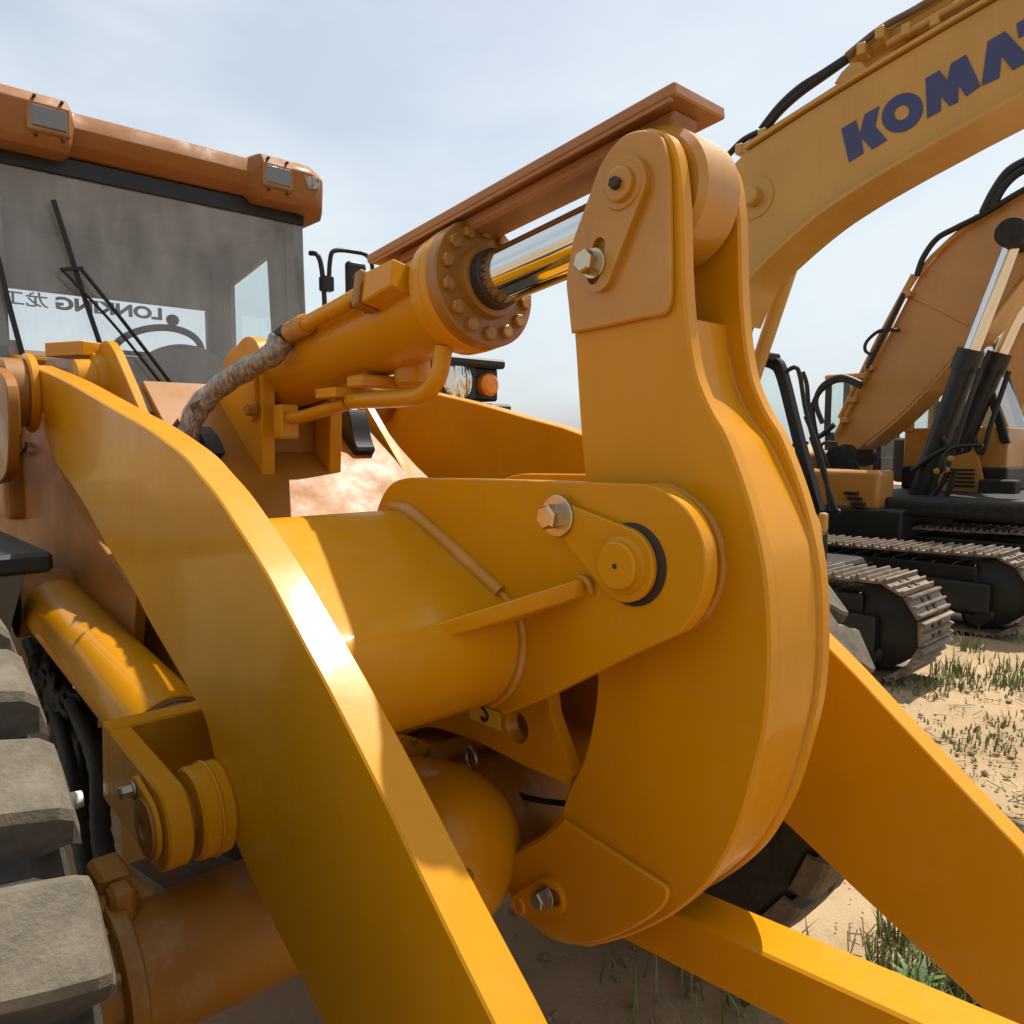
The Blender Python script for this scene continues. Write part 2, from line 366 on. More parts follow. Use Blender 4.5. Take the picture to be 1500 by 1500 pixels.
# ---- lift arms
near_top = [(42, 534), (90, 555), (132, 579), (168, 600), (210, 624), (240, 645), (270, 669), (291, 694), (315, 723), (339, 759), (366, 801), (390, 840), (414, 885), (438, 930), (480, 1008), (550, 1146), (602, 1254), (654, 1361), (723, 1500)]
near_bot = [(475, 1500), (447, 1446), (385, 1323), (360, 1268), (338, 1215), (318, 1130), (300, 1053), (282, 1020), (249, 963), (228, 927), (210, 894), (192, 858), (168, 819), (150, 789), (126, 744), (99, 702), (80, 675), (70, 640), (60, 590), (50, 550)]
nt, nb = T(near_top, YN0), T(near_bot, YN0)
lower = [(-0.47, 0.862), (-0.38, 0.79), (-0.30, 0.66), (-0.26, 0.40), (-0.44, 0.33), (-0.60, 0.42)]
near_out = S(nt, 3) + lower + S(nb, 3)
ARM_N = plate('lift_arm', near_out, YN0, YN1, 'yellow', LD, bev=0.004, label='near curved lift arm with bright top edge')
ft_a = T([(642, 578), (700, 592), (770, 612), (850, 636)], YF0)
ft_b = T([(1219, 954), (1300, 1040), (1400, 1146), (1494, 1244)], YF0)
fb_ = T([(1464, 1500), (1270, 1320), (1142, 1198)], YF0)
far_out = [(-2.80, 1.93), (-2.6, 1.885)] + S(ft_a + [(-1.42, 1.585), (-1.13, 1.40)] + ft_b, 3) + [(-0.20, 0.58), (-0.16, 0.30), (-0.36, 0.24)] + fb_ + S([(-1.35, 0.93), (-1.62, 1.10), (-2.0, 1.30), (-2.5, 1.56), (-2.75, 1.74), (-2.85, 1.85)], 3)
ARM_F = plate('lift_arm', far_out, YF0, YF1, 'yellow', LD, bev=0.004, label='far lift arm reaching to lower right')
# small weld seam line and stop block on the far arm
rod('pivot_boss', (-2.72, YF0-0.05, 1.84), (-2.72, YF1+0.05, 1.84), 0.10, 'frame', ARM_F)

# ---- cross tube between the arms
tube_px = S([(556, 790), (562, 760), (578, 747), (598, 750), (622, 768)], 4) + [(660, 801), (700, 838), (735, 870)] + S([(735, 870), (755, 892), (765, 918), (766, 955), (758, 990), (742, 1015), (720, 1030), (690, 1036), (650, 1030), (600, 1000), (565, 940), (550, 860)], 4)
tube_xz = T(tube_px, 1.0)
plate('cross_tube', tube_xz, YN1-0.004, YF0+0.004, 'yellow', LD, bev=0.0)
# ---- rocker bracket plates on the tube
br_px = S([(540, 800), (550, 754), (561, 724), (577, 706), (598, 700)], 4) + [(700, 702), (800, 704.5), (946, 710)] + S([(946, 710), (972, 719), (1005, 746), (1027, 787), (1033, 823), (1030, 864), (1016, 900), (994, 928)], 5) + [(917, 963), (851, 996), (788, 1027), (737, 1047), (724, 1033), (690, 1022)] + S([(640, 1000), (570, 920), (542, 840)], 4)
BY0, BY1 = 1.000, 1.036
br_xz = T(br_px, BY0)
BR_N = plate('rocker_bracket', br_xz, BY0, BY1, 'yellow', LD, bev=0.003)
BR_F = plate('rocker_bracket', br_xz, 2*YC-BY1, 2*YC-BY0, 'yellow', LD, bev=0.003)
def bead(px, r, name='weld_bead'): sweep(name, [(x, BY0-0.004, z) for x, z in T(px, BY0)], r, 'weld', BR_N, 8, 5)
bead([(578, 744), (598, 747), (622, 765), (660, 798), (700, 835), (737, 869)], 0.017)
bead([(735, 868), (757, 892), (767, 918), (768, 955), (760, 990), (743, 1017), (722, 1031)], 0.009)
# gusset fin between tube and bracket
ga, gb = P(862, 846, BY0), P(612, 922, 0.785)
def gusset():
    dn = Vector((0.25, 0, 1)).normalized(); th = 0.036
    q1 = Vector((ga.x, BY0+0.004, ga.z)); q2 = Vector((gb.x-0.01, BY0+0.004, gb.z)); q3 = Vector((gb.x, gb.y, gb.z)); q4 = Vector((ga.x, BY0-0.026, ga.z))
    lo = [p - dn*th for p in (q1, q2, q3, q4)]; hi = [q1, q2, q3, q4]
    hexa('gusset', lo+hi, 'yellow', BR_N, bev=0.003)
gusset()
sweep('weld_bead', [P(850, 846, BY0)+Vector((0, -.004, 0)), P(866, 850, BY0)+Vector((0, -.01, 0)), P(868, 868, BY0)+Vector((0, -.004, 0))], 0.007, 'weld', BR_N, sub=4)
# pin, lock plate and bolt on the near bracket
pm = P(920, 826, BY0); pbolt = P(827, 755, BY0)
lathe('pin_gap_disc', pm+Vector((0.008, -0.0025, 0)), (0, -1, 0), [(-0.01, 0.070), (0.0, 0.070), (0.0005, 0.068)], 'darkhole', BR_N, 56)  # flat dark disc painting the shaded gap around the pin
def teardrop(name, c1, r1, c2, r2, y0, y1, mat, parent, holes=()):
    a = math.atan2(c2[1]-c1[1], c2[0]-c1[0]); d = math.hypot(c2[0]-c1[0], c2[1]-c1[1]); b = math.acos((r1-r2)/d)
    out = [(c1[0]+r1*cos(t), c1[1]+r1*sin(t)) for t in [a+b+(2*pi-2*b)*i/28 for i in range(29)]]
    out += [(c2[0]+r2*cos(t), c2[1]+r2*sin(t)) for t in [a-b+2*b*i/16 for i in range(17)]]
    return plate(name, out, y0, y1, mat, parent, bev=0.0 if holes else 0.003, holes=holes)
teardrop('lock_plate', (pm.x, pm.z), 0.063, (pbolt.x, pbolt.z), 0.026, BY0-0.016, BY0-0.003, 'yellow', BR_N)
lathe('pin_cap', pm+Vector((0, -0.014, 0)), (0, -1, 0), [(0, 0.050), (0.006, 0.048), (0.008, 0.040), (0.018, 0.040), (0.021, 0.037), (0.021, 0.0)], 'yellow', BR_N, 48)
lathe('grease_hole', pm+Vector((0, -0.0355, 0)), (0, -1, 0), [(0, 0.0045), (0.0008, 0.0045), (0.0008, 0)], 'darkhole', BR_N, 12)
hexbolt('lock_bolt', pbolt+Vector((0, -0.016, 0)), (0, -1, 0), 0.023, 0.030, 'zinc', BR_N, washer=0.038)

# ---- rocker (bell crank): two side plates, web between
RY0, RY1, RY2, RY3 = 1.090, 1.124, 1.268, 1.302
rk_right = S([(950, 187), (972, 193), (986, 212), (994, 245), (999, 300), (1001, 380), (1004, 440), (1010, 500), (1020, 552), (1040, 600), (1060, 634), (1080, 684), (1096, 732), (1109, 780), (1120, 835), (1126, 900), (1127, 980), (1121, 1060), (1107, 1124), (1087, 1196), (1064, 1250), (1034, 1298), (992, 1336), (950, 1360), (910, 1376), (862, 1388)], 4)
rk_bot = S([(862, 1388), (813, 1380), (779, 1356), (751, 1320), (739, 1285), (744, 1256)], 4)
rk_left = S([(744, 1256), (768, 1238), (793, 1224), (818, 1196), (834, 1153), (852, 1119), (865, 1070), (873, 1015), (874, 960)], 4) + S([(870, 860), (860, 740), (850, 638), (840, 490), (832, 410), (846, 350), (868, 290), (882, 246), (900, 214), (924, 194), (950, 187)], 4)
rk = T(rk_right + rk_bot + rk_left, RY0)
RK = plate('rocker', rk, RY0, RY1, 'yellow', LD, bev=0.006, label='curved rocker linking tilt cylinder and bucket rod')
plate('side_plate', rk, RY2, RY3, 'yellow', RK, bev=0.006)
# web plates follow the right hand outline, set in from the plate edge
def ribbon(name, path, thick, y0, y1, mat, parent, side=1):
    up, lo = [], []
    for i, p in enumerate(path):
        a, b = Vector(path[max(0, i-1)]), Vector(path[min(len(path)-1, i+1)]); t = (b-a).normalized(); n_ = Vector((-t.y, t.x))*side
        up.append(tuple(Vector(p))); lo.append(tuple(Vector(p)+n_*thick))
    return plate(name, up+list(reversed(lo)), y0, y1, mat, parent, bev=0.0)
def inset(path, d):
    out = []
    for i, p in enumerate(path):
        a, b = Vector(path[max(0, i-1)]), Vector(path[min(len(path)-1, i+1)]); t = (b-a).normalized()
        out.append(tuple(Vector(p)+Vector((t.y, -t.x))*d))
    return out
web = T(S([(1004, 452), (1010, 500), (1020, 552), (1040, 600), (1060, 634), (1080, 684), (1096, 732), (1109, 780), (1120, 835), (1126, 900), (1127, 980), (1121, 1060), (1107, 1124), (1087, 1196), (1064, 1250), (1034, 1298), (992, 1336)], 4), RY0)
def insetvar(path):
    out = []; n_ = len(path)
    for i, p in enumerate(path):
        a, b = Vector(path[max(0, i-1)]), Vector(path[min(n_-1, i+1)]); t = (b-a).normalized(); s_ = i/(n_-1)
        d = 0.034 if s_ < 0.12 else 0.034+(0.007-0.034)*min(1, (s_-0.12)/0.35)
        out.append(tuple(Vector(p)+Vector((t.y, -t.x))*d))
    return out
webp = insetvar(web)
if Vector(webp[40]).x > Vector(web[40]).x: webp = [tuple(2*Vector(a)-Vector(b)) for a, b in zip(web, webp)]
ribbon('web_plate', webp, 0.03, RY1-0.004, RY2+0.004, 'yellow', RK, side=-1 if Vector(web[41]).x < 0 and False else -1)
wback = T(S([(846, 450), (850, 638), (862, 760), (874, 1000), (865, 1070), (834, 1153), (793, 1224)], 4), RY0)
ribbon('back_web', [(x+0.04, z) for x, z in wback], 0.025, RY1-0.004, RY2+0.004, 'yellow', RK, side=1)
# weld beads along the web edges
for yy in (RY1+0.002, RY2-0.002):
    sweep('weld_bead', [(x, yy, z) for x, z in webp[4::3]], 0.004, 'weld', RK, segs=6, sub=2)
# doubler plates, pins and lock plates
dtop = T(S([(846, 352), (868, 292), (883, 250), (902, 219), (925, 199), (950, 193), (969, 198), (979, 216), (986, 250), (988, 320), (989, 400), (988, 440), (979, 461), (955, 466)], 4) + [(900, 478), (843, 489)] + S([(843, 489), (838, 440), (836, 408), (846, 352)], 3)[1:], RY0)
plate('doubler_plate', dtop, RY0-0.014, RY0-0.001, 'rockertop', RK, bev=0.004)
dbot = T(S([(748, 1258), (768, 1242), (795, 1228), (815, 1212), (831, 1198)], 3) + [(900, 1242), (972, 1288)] + S([(972, 1288), (984, 1298), (982, 1318), (960, 1340), (912, 1366), (862, 1379), (816, 1372), (783, 1349), (757, 1316), (746, 1284), (748, 1258)], 3)[1:], RY0)
plate('doubler_plate', dbot, RY0-0.014, RY0-0.001, 'yellow', RK, bev=0.005)
pt = P(926, 277, RY0); pt2 = P(887, 404, RY0)
def slot(c, d, r, h):
    a = math.atan2(d[1], d[0]); return [(c[0]+h*cos(a)+r*cos(t), c[1]+h*sin(a)+r*sin(t)) for t in [a-pi/2+pi*i/8 for i in range(9)]] + [(c[0]-h*cos(a)+r*cos(t), c[1]-h*sin(a)+r*sin(t)) for t in [a+pi/2+pi*i/8 for i in range(9)]]
sc_ = P(888, 386, RY0)
teardrop('lock_plate', (pt.x, pt.z), 0.050, (pt2.x+0.004, pt2.z), 0.032, RY0-0.028, RY0-0.014, 'rockertop', RK, holes=[slot((sc_.x, sc_.z), (0.25, 1), 0.015, 0.026)])
lathe('pin_cap', pt+Vector((0, -0.028, 0)), (0, -1, 0), [(0, 0.042), (0.004, 0.040), (0.004, 0.029), (0.012, 0.029), (0.014, 0.026), (0.014, 0)], 'rockertop', RK, 44)
hexbolt('grease_nipple', pt+Vector((0, -0.042, 0)), (0, -1, 0), 0.011, 0.012, 'darkhole', RK)
hexbolt('lock_bolt', sc_+Vector((-.004, -0.028, -.004)), (0, -1, 0), 0.021, 0.030, 'zinc', RK, washer=0.027)
pb = P(772, 1318, RY0); pb2 = P(813, 1305, RY0)
teardrop('lock_plate', (pb.x+.012, pb.z+.004), 0.026, (pb2.x+.008, pb2.z), 0.038, RY0-0.026, RY0-0.014, 'yellow', RK, holes=[slot((pb2.x+.01, pb2.z+.002), (1, .3), 0.018, 0.012)])
lathe('pin_cap', pb+Vector((0, -0.026, 0)), (0, -1, 0), [(0, 0.022), (0.005, 0.020), (0.005, 0.011), (0.001, 0.010), (0.001, 0)], 'yellow', RK, 36)
hexbolt('lock_bolt', pb2+Vector((0, -0.026, 0)), (0, -1, 0), 0.019, 0.026, 'steel', RK, washer=0.024)
# boss rings of the middle pin between bracket and rocker
rod('pivot_boss', (pm.x, BY1, pm.z), (pm.x, RY0+0.002, pm.z), 0.118, 'yellow', RK, 56)
torus_part('weld_bead', (pm.x, RY0-0.002, pm.z), (0, 1, 0), 0.124, 0.010, 'weld', RK, n=60, jitter=0.5)
rod('pivot_boss', (pm.x, RY3-0.002, pm.z), (pm.x, 2*YC-BY1, pm.z), 0.118, 'yellow', RK, 40)

# ---- tilt cylinder
ax0 = Vector((-2.60, YC, 1.860)); ax1 = Vector((pt.x, YC, pt.z)); AD = (ax1-ax0).normalized()
def on_axis(x): return ax0 + AD*((x-ax0.x)/AD.x)
fl = on_axis(-1.385)
TC = lathe('tilt_cylinder', on_axis(-2.40), AD, [(0, 0.09), (0.02, 0.118), (0.05, 0.124), ((fl-on_axis(-2.40)).length-0.10, 0.124)], 'yellow', LD, 64, label='tilt cylinder barrel')
L0 = (fl-on_axis(-2.40)).length
lathe('collar', on_axis(-2.40)+AD*(L0-0.115), AD, [(0, 0.124), (0.012, 0.146), (0.05, 0.149), (0.053, 0.146), (0.056, 0.149), (0.075, 0.149), (0.08, 0.146)], 'yellow', TC, 64)
lathe('end_flange', fl-AD*0.036, AD, [(0, 0.147), (0.003, 0.149), (0.034, 0.149), (0.038, 0.145), (0.038, 0.086), (0.044, 0.084), (0.058, 0.082), (0.060, 0.078), (0.060, 0.060), (0.046, 0.056), (0.046, 0.0)], 'flange', TC, 64)
e1, e2, _ = frame_of(AD)
for k in range(14):
    a = 2*pi*(k+0.35)/14
    hexbolt('flange_bolt', fl+AD*0.001+(e1*cos(a)+e2*sin(a))*0.120, AD, 0.0165, 0.015, 'rustbolt', TC, phase=k*0.7)
rod('chrome_rod', fl+AD*0.0, ax1-AD*0.05, 0.062, 'chrome', TC, 64, ch=0.001)
lathe('wiper_seal', fl+AD*0.012, AD, [(0, 0.070), (0.036, 0.068), (0.040, 0.064), (0.040, 0.0625)], 'darkhole', TC, 48)
rod('rod_eye', (ax1.x, RY1+0.010, ax1.z), (ax1.x, RY2-0.010, ax1.z), 0.118, 'rockertop', TC, 64, ch=0.012)
rod('top_pin', (ax1.x, RY0-0.004, ax1.z), (ax1.x, RY3+0.03, ax1.z), 0.045, 'rockertop', TC, 32)
rod('base_eye', (ax0.x, 1.106, ax0.z), (ax0.x, 1.296, ax0.z), 0.12, 'yellow', TC, 40)
bar('base_neck', ax0, on_axis(-2.36), 0.17, 0.17, 'yellow', TC)
# port block and steel pipe along the near flank
side = Vector((0, -1, 0)); upv = AD.cross(side).normalized();  upv = upv if upv.z > 0 else -upv
def flank(x, ang_, r): return on_axis(x) + (side*cos(rad(ang_))+upv*sin(rad(ang_)))*r
pc = P(588, 425, YC-0.14)
cxp = -1.62
def block(name, x0, x1, ang_, r0, r1, w0, w1, mat):
    o_ = side*cos(rad(ang_))+upv*sin(rad(ang_)); t_ = AD.cross(o_).normalized(); e = []
    for r_ in (r0, r1):
        for x_, w in ((x0, w0), (x1, w1)):
            pass
        e += [on_axis(x0)+o_*r_-t_*w0, on_axis(x1)+o_*r_-t_*w1, on_axis(x1)+o_*r_+t_*w1, on_axis(x0)+o_*r_+t_*w0]
    return hexa(name, e, mat, TC, bev=0.004)
PA_ = 13
block('port_block', -1.638, -1.512, PA_, 0.10, 0.178, 0.040, 0.034, 'yellow')
block('port_flange', -1.668, -1.640, PA_, 0.128, 0.188, 0.047, 0.047, 'flange')
for k, s_ in enumerate((-1, 1)):
    o_ = side*cos(rad(PA_))+upv*sin(rad(PA_)); t_ = AD.cross(o_).normalized()
    for r_ in (0.138, 0.178): hexbolt('port_bolt', on_axis(-1.669)+o_*r_+t_*(0.034*s_), -AD, 0.009, 0.012, 'darkhole', TC)
sweep('steel_pipe', [flank(-1.668, PA_, 0.158), flank(-1.78, PA_, 0.156), flank(-1.92, PA_, 0.156), flank(-1.97, PA_, 0.156)], 0.022, 'yellow', TC, 16, 5)
lathe('hose_collar', flank(-1.96, PA_, 0.156), -AD, [(0, 0.026), (0.01, 0.030), (0.05, 0.030), (0.06, 0.026), (0.085, 0.029), (0.10, 0.029)], 'weld', TC, 20)
hs = flank(-2.04, PA_, 0.156)
hp = [hs, hs - AD*0.07, P(398, 520, 1.02), P(350, 547, 0.98), P(312, 575, 0.93), P(287, 604, 0.89), P(273, 640, 0.86), P(264, 690, 0.84)]
HOSE = sweep('hydraulic_hose', hp, 0.027, 'rubber', LD, 14, 8, label='hydraulic hose wrapped in clear plastic')
def wr(t): return 0.034*(1+0.05*sin(t*47)+0.05*sin(t*23)+0.25*max(0, t-.8))
sweep('plastic_wrap', [hp[1]*0.9+hp[2]*0.1] + hp[2:], 0.032, 'wrap', HOSE, 18, 12, rfun=wr)
for k, (u_, v_) in enumerate(((292, 600), (268, 632), (285, 628))):   # loose flaps of film at the hose end
    c_ = P(u_, v_, 0.85)
    bm = bmesh.new(); vs = [bm.verts.new(c_+Vector((random.uniform(-.035, .035), random.uniform(-.03, .02), -.04+.02*i+random.uniform(-.01, .01)))) for i in range(5)]
    for i in range(3): bm.faces.new((vs[i], vs[i+1], vs[i+2]))
    bmesh.ops.solidify(bm, geom=list(bm.faces), thickness=0.0015); obj('film_flap', bm, 'wrap', HOSE)
# pipe loop under the barrel
sweep('lower_pipe', [on_axis(-1.47)+Vector((0, -.06, -.135)), on_axis(-1.475)+Vector((0, -.075, -.205)), on_axis(-1.53)+Vector((0, -.08, -.235)), on_axis(-1.62)+Vector((0, -.08, -.228)), on_axis(-1.78)+Vector((0, -.08, -.205)), on_axis(-1.86)+Vector((0, -.08, -.192))], 0.022, 'yellow', TC, 14, 6)
bar('pipe_clamp', on_axis(-1.86)+Vector((0, -.08, -.17)), on_axis(-1.97)+Vector((0, -.08, -.155)), 0.10, 0.028, 'yellow', TC)
sweep('lower_pipe', [on_axis(-1.88)+Vector((0, -.08, -.195)), on_axis(-2.0)+Vector((0, -.085, -.195)), on_axis(-2.16)+Vector((0, -.09, -.19)), on_axis(-2.22)+Vector((0, -.09, -.17))], 0.020, 'yellow', TC, 12, 5)
box('pipe_bracket', -2.245, -2.19, 1.07, 1.13, 1.665, 1.77, 'yellow', TC)
box('pipe_lug', -1.86, -1.78, 1.10, 1.29, 1.80, 1.835, 'yellow', TC)
lathe('lower_sensor', on_axis(-1.74)+Vector((0, .04, -.10)), (0, 0, -1), [(0, .05), (.06, .05), (.07, .04)], 'yellow', TC, 24)

# ---- brown rod guard above the cylinder
GD = AD
gl, gr = P(538, 374, 1.125), P(986, 116, 1.118)
gdir = (gr-gl).normalized(); gdir.y = 0; gdir.normalize()
glen = (gr-gl).dot(gdir); gup = Vector((0, -1, 0)).cross(gdir); gup = gup if gup.z > 0 else -gup
def gp(t, y, h): q = gl + gdir*t + gup*h; return Vector((q.x, y, q.z))
def gbox(name, t0, t1, y0, y1, h0, h1, mat, parent, bev=0.003):
    e = [gp(t0, y0, h0), gp(t1, y0, h0), gp(t1, y1, h0), gp(t0, y1, h0), gp(t0, y0, h1), gp(t1, y0, h1), gp(t1, y1, h1), gp(t0, y1, h1)]
    return hexa(name, e, mat, parent, bev)
GU = gbox('rod_guard', 0, glen, 1.122, 1.278, -0.022, 0, 'guard', LD)
gbox('guard_channel', 0.10, glen-0.13, 1.150, 1.250, -0.056, -0.0215, 'guard', GU, 0.008)
gbox('guard_lip', 0.02, glen-0.01, 1.1225, 1.1300, -0.030, -0.0222, 'guard', GU, 0.001)
e_ = [gp(glen-0.20, 1.165, -0.13), gp(glen-0.07, 1.165, -0.13), gp(glen-0.07, 1.225, -0.13), gp(glen-0.20, 1.225, -0.13), gp(glen-0.22, 1.16, -0.022), gp(glen-0.03, 1.16, -0.022), gp(glen-0.03, 1.24, -0.022), gp(glen-0.22, 1.24, -0.022)]
hexa('guard_lug', e_, 'guard', GU, 0.004)

# ---- bucket rod from the rocker foot
la, lb = P(994, 1340, 1.145), P(1346, 1500, 1.145)
ld_ = (lb-la); ld_.y = 0; ld_.normalize()
lc0 = P(994, 1340, 1.145); lh = 0.105
ln = Vector((-ld_.z, 0, ld_.x)); ln = ln if ln.z > 0 else -ln
p_back = lc0 - ld_*0.38; p_fwd = lc0 + ld_*1.5
e_ = []
for yy in (1.145, 1.247):
    e_ += [Vector((q.x, yy, q.z)) for q in (p_back-ln*lh, p_fwd-ln*lh, p_fwd, p_back)]
hexa('bucket_rod', e_, 'yellow', LD, 0.005)

# ---- lift cylinder (near side)
YL = 0.571
c0, c1 = P(84, 893, YL), P(254, 1078, YL); LA = (c1-c0).normalized(); LL = (c1-c0).length
LC = lathe('lift_cylinder', c0-LA*0.05, LA, [(0, 0.06), (0.012, 0.085), (0.035, 0.095), (LL+0.05, 0.095), (LL+0.052, 0.092)], 'yellow', LD, 64)
lathe('gland_ring', c0+LA*(LL+0.001), LA, [(0, 0.088), (0.01, 0.088), (0.012, 0.083), (0.024, 0.083), (0.026, 0.086), (0.034, 0.086), (0.036, 0.06), (0.04, 0.05)], 'bracket', LC, 56)
rod('base_eye', (c0-LA*0.10)-Vector((0, .1, 0)), (c0-LA*0.10)+Vector((0, .1, 0)), 0.105, 'frame', LC, 36)
pin = P(322, 1178, YN0)
lpin = Vector((pin.x, YL, pin.z))
# fork: crosshead plus two legs
fx0 = c0+LA*(LL+0.030)
upl = Vector((-LA.z, 0, LA.x)); upl = upl if upl.z > 0 else -upl
def leg(name, y0, y1):
    def q(t, h): w = fx0+LA*t+upl*h; return (w.x, w.z)
    a = math.atan2(LA.z, LA.x); out = [q(0, 0.085), q(0.055, 0.085)]
    out += [(lpin.x+0.082*cos(t), lpin.z+0.082*sin(t)) for t in [a+1.25-2.7*i/20 for i in range(21)]]
    out += [q(0.02, -0.085), q(0, -0.075)]
    return plate(name, out, y0, y1, 'yellow', LC, bev=0.005)
FK = leg('fork_leg', 0.418, 0.462); leg('fork_leg', 0.680, 0.724)
e_ = []
for yy in (0.4175, 0.7245):
    e_ += [Vector((q.x, yy, q.z)) for q in (fx0-upl*0.082, fx0+LA*0.05-upl*0.082, fx0+LA*0.05+upl*0.088, fx0+upl*0.088)]
hexa('fork_crosshead', e_, 'yellow', LC, 0.004)
rod('arm_boss', (lpin.x, 0.478, lpin.z), (lpin.x, YN0+0.003, lpin.z), 0.085, 'yellow', ARM_N, 56, ch=0.006)
torus_part('boss_rim', (lpin.x, 0.512, lpin.z), (0, 1, 0), 0.085, 0.004, 'yellow', ARM_N, n=48)
rod('arm_boss', (lpin.x, YN1-0.003, lpin.z), (lpin.x, 0.672, lpin.z), 0.092, 'yellow', ARM_N, 40)
rod('fork_pin', (lpin.x, 0.412, lpin.z), (lpin.x, 0.73, lpin.z), 0.045, 'frame', LC, 32)
lathe('pin_cap', (lpin.x, 0.417, lpin.z), (0, -1, 0), [(0, 0.052), (0.016, 0.050), (0.018, 0.036), (0.018, 0.020), (0.008, 0.018), (0.008, 0)], 'frame', LC, 40)
kb = Vector((lpin.x-0.058, 0.404, lpin.z+0.050))
teardrop('lock_plate', (lpin.x, lpin.z), 0.058, (kb.x, kb.z), 0.024, 0.406, 0.4165, 'yellow', LC)
hexbolt('lock_bolt', kb, (0, -1, 0), 0.013, 0.020, 'steel', LC, washer=0.017)
# second lift cylinder on the far side
def mir(p): return Vector((p.x, 2*YC-p.y, p.z))
LC2 = rod('lift_cylinder', mir(c0), mir(c1), 0.095, 'yellow', LD, 40); rod('fork_pin', mir(Vector((lpin.x, 0.42, lpin.z))), mir(Vector((lpin.x, .72, lpin.z))), 0.08, 'yellow', LC2)

# ---- front frame: arm pivots and cylinder tower
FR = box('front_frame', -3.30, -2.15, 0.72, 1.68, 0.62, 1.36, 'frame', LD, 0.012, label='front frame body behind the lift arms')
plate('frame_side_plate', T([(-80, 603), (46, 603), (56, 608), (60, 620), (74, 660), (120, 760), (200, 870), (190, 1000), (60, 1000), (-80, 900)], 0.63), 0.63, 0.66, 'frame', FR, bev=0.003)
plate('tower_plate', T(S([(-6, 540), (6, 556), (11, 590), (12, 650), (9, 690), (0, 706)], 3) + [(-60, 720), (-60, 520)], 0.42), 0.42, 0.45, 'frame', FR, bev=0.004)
pv = P(30, 575, 0.5)
rod('pivot_boss', (pv.x-0.02, 0.45, pv.z), (pv.x-0.02, 0.515, pv.z), 0.105, 'flange', FR, 48, ch=0.006)
rod('pivot_boss', (pv.x-0.02, 0.512, pv.z), (pv.x-0.02, YN0+.002, pv.z), 0.122, 'yellow', FR, 48, ch=0.006)
plate('tower_plate', T(S([(120, 640), (132, 560), (143, 512), (150, 500), (158, 501), (168, 516)], 3) + [(205, 602), (250, 690), (130, 690)], 0.80), 0.80, 0.83, 'yellow', FR, bev=0.003)
q_ = P(147, 562, 0.80)
lathe('pivot_boss', q_+Vector((0, 0.004, 0)), (0, -1, 0), [(0, 0.11), (0.03, 0.105), (0.034, 0.085), (0.09, 0.08), (0.094, 0.07)], 'yellow', FR, 40)
bar('tower_tie', P(88, 515, 0.72), P(143, 512, 0.80), 0.12, 0.05, 'yellow', FR)
bar('tower_tie', P(-10, 512, 0.60), P(14, 510, 0.64), 0.10, 0.07, 'yellow', FR)
plate('stop_tab', T(S([(10, 527), (14, 520), (40, 520), (50, 523), (46, 536), (24, 536), (10, 527)], 3), 0.66), 0.60, 0.70, 'yellow', FR, bev=0.003)
sweep('hook', [P(20, 662, 0.625), P(28, 664, 0.60), P(36, 658, 0.60), P(38, 650, 0.62)], 0.008, 'darkhole', FR, 8, 5)
# tower under the tilt cylinder
tw = T([(384, 738), (384, 600)] + S([(384, 600), (383, 540), (377, 505), (365, 493), (351, 500), (334, 530)], 4) + [(300, 598), (262, 640), (236, 700), (240, 760), (330, 768)], 1.06)
TW = plate('cylinder_tower', tw, 1.06, 1.104, 'yellow', LD, bev=0.003)
plate('tower_plate', tw, 1.298, 1.342, 'yellow', TW, bev=0.003)
fx = P(384, 650, 1.06).x; fz0 = P(384, 738, 1.06).z
box('recess_panel', fx-0.13, fx-0.10, 1.104, 1.298, fz0, fz0+0.30, 'frame', TW)
box('foot_plate', fx-0.2, fx+0.012, 1.03, 1.37, fz0-0.022, fz0+0.004, 'yellow', TW, 0.004)
bar('side_rib', P(305, 598, 1.05), P(383, 736, 1.05), 0.02, 0.022, 'yellow', TW)
teardrop('lock_plate', (P(372, 540, 1.06).x, P(372, 540, 1.06).z), 0.03, (P(373, 604, 1.06).x, P(373, 604, 1.06).z), 0.028, 1.046, 1.0595, 'yellow', TW)
hexbolt('lock_bolt', P(372, 601, 1.046), (0, -1, 0), 0.018, 0.022, 'rustbolt', TW, washer=0.022)
# sloping sunlit deck plate, seen between tower and far side
dk = [(-2.75, 1.98), (-2.05, 1.32)]
def slope(name, y0, y1, mat, x0, z0, x1, z1, th, parent):
    n_ = Vector((z0-z1, 0, x1-x0)).normalized()
    e = [Vector((x0, y0, z0))-n_*th, Vector((x1, y0, z1))-n_*th, Vector((x1, y1, z1))-n_*th, Vector((x0, y1, z0))-n_*th, Vector((x0, y0, z0)), Vector((x1, y0, z1)), Vector((x1, y1, z1)), Vector((x0, y1, z0))]
    return hexa(name, e, mat, parent, 0.003)
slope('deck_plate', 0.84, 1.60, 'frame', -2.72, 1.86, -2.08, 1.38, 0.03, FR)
plate('tower_plate', T([(529, 588), (534, 590), (598, 702), (640, 780), (560, 800), (500, 640)], 1.60), 1.60, 1.632, 'yellow', FR, bev=0.002)
plate('rubber_stop', T(S([(492, 610), (512, 600), (520, 640), (526, 660), (516, 670), (500, 664), (490, 640), (492, 610)], 3), 1.45), 1.44, 1.52, 'black', FR, bev=0.006)
plate('rubber_stop', T([(296, 625), (306, 636), (318, 664), (310, 674), (294, 664), (288, 640)], 0.93), 0.90, 0.96, 'black', FR, bev=0.006)
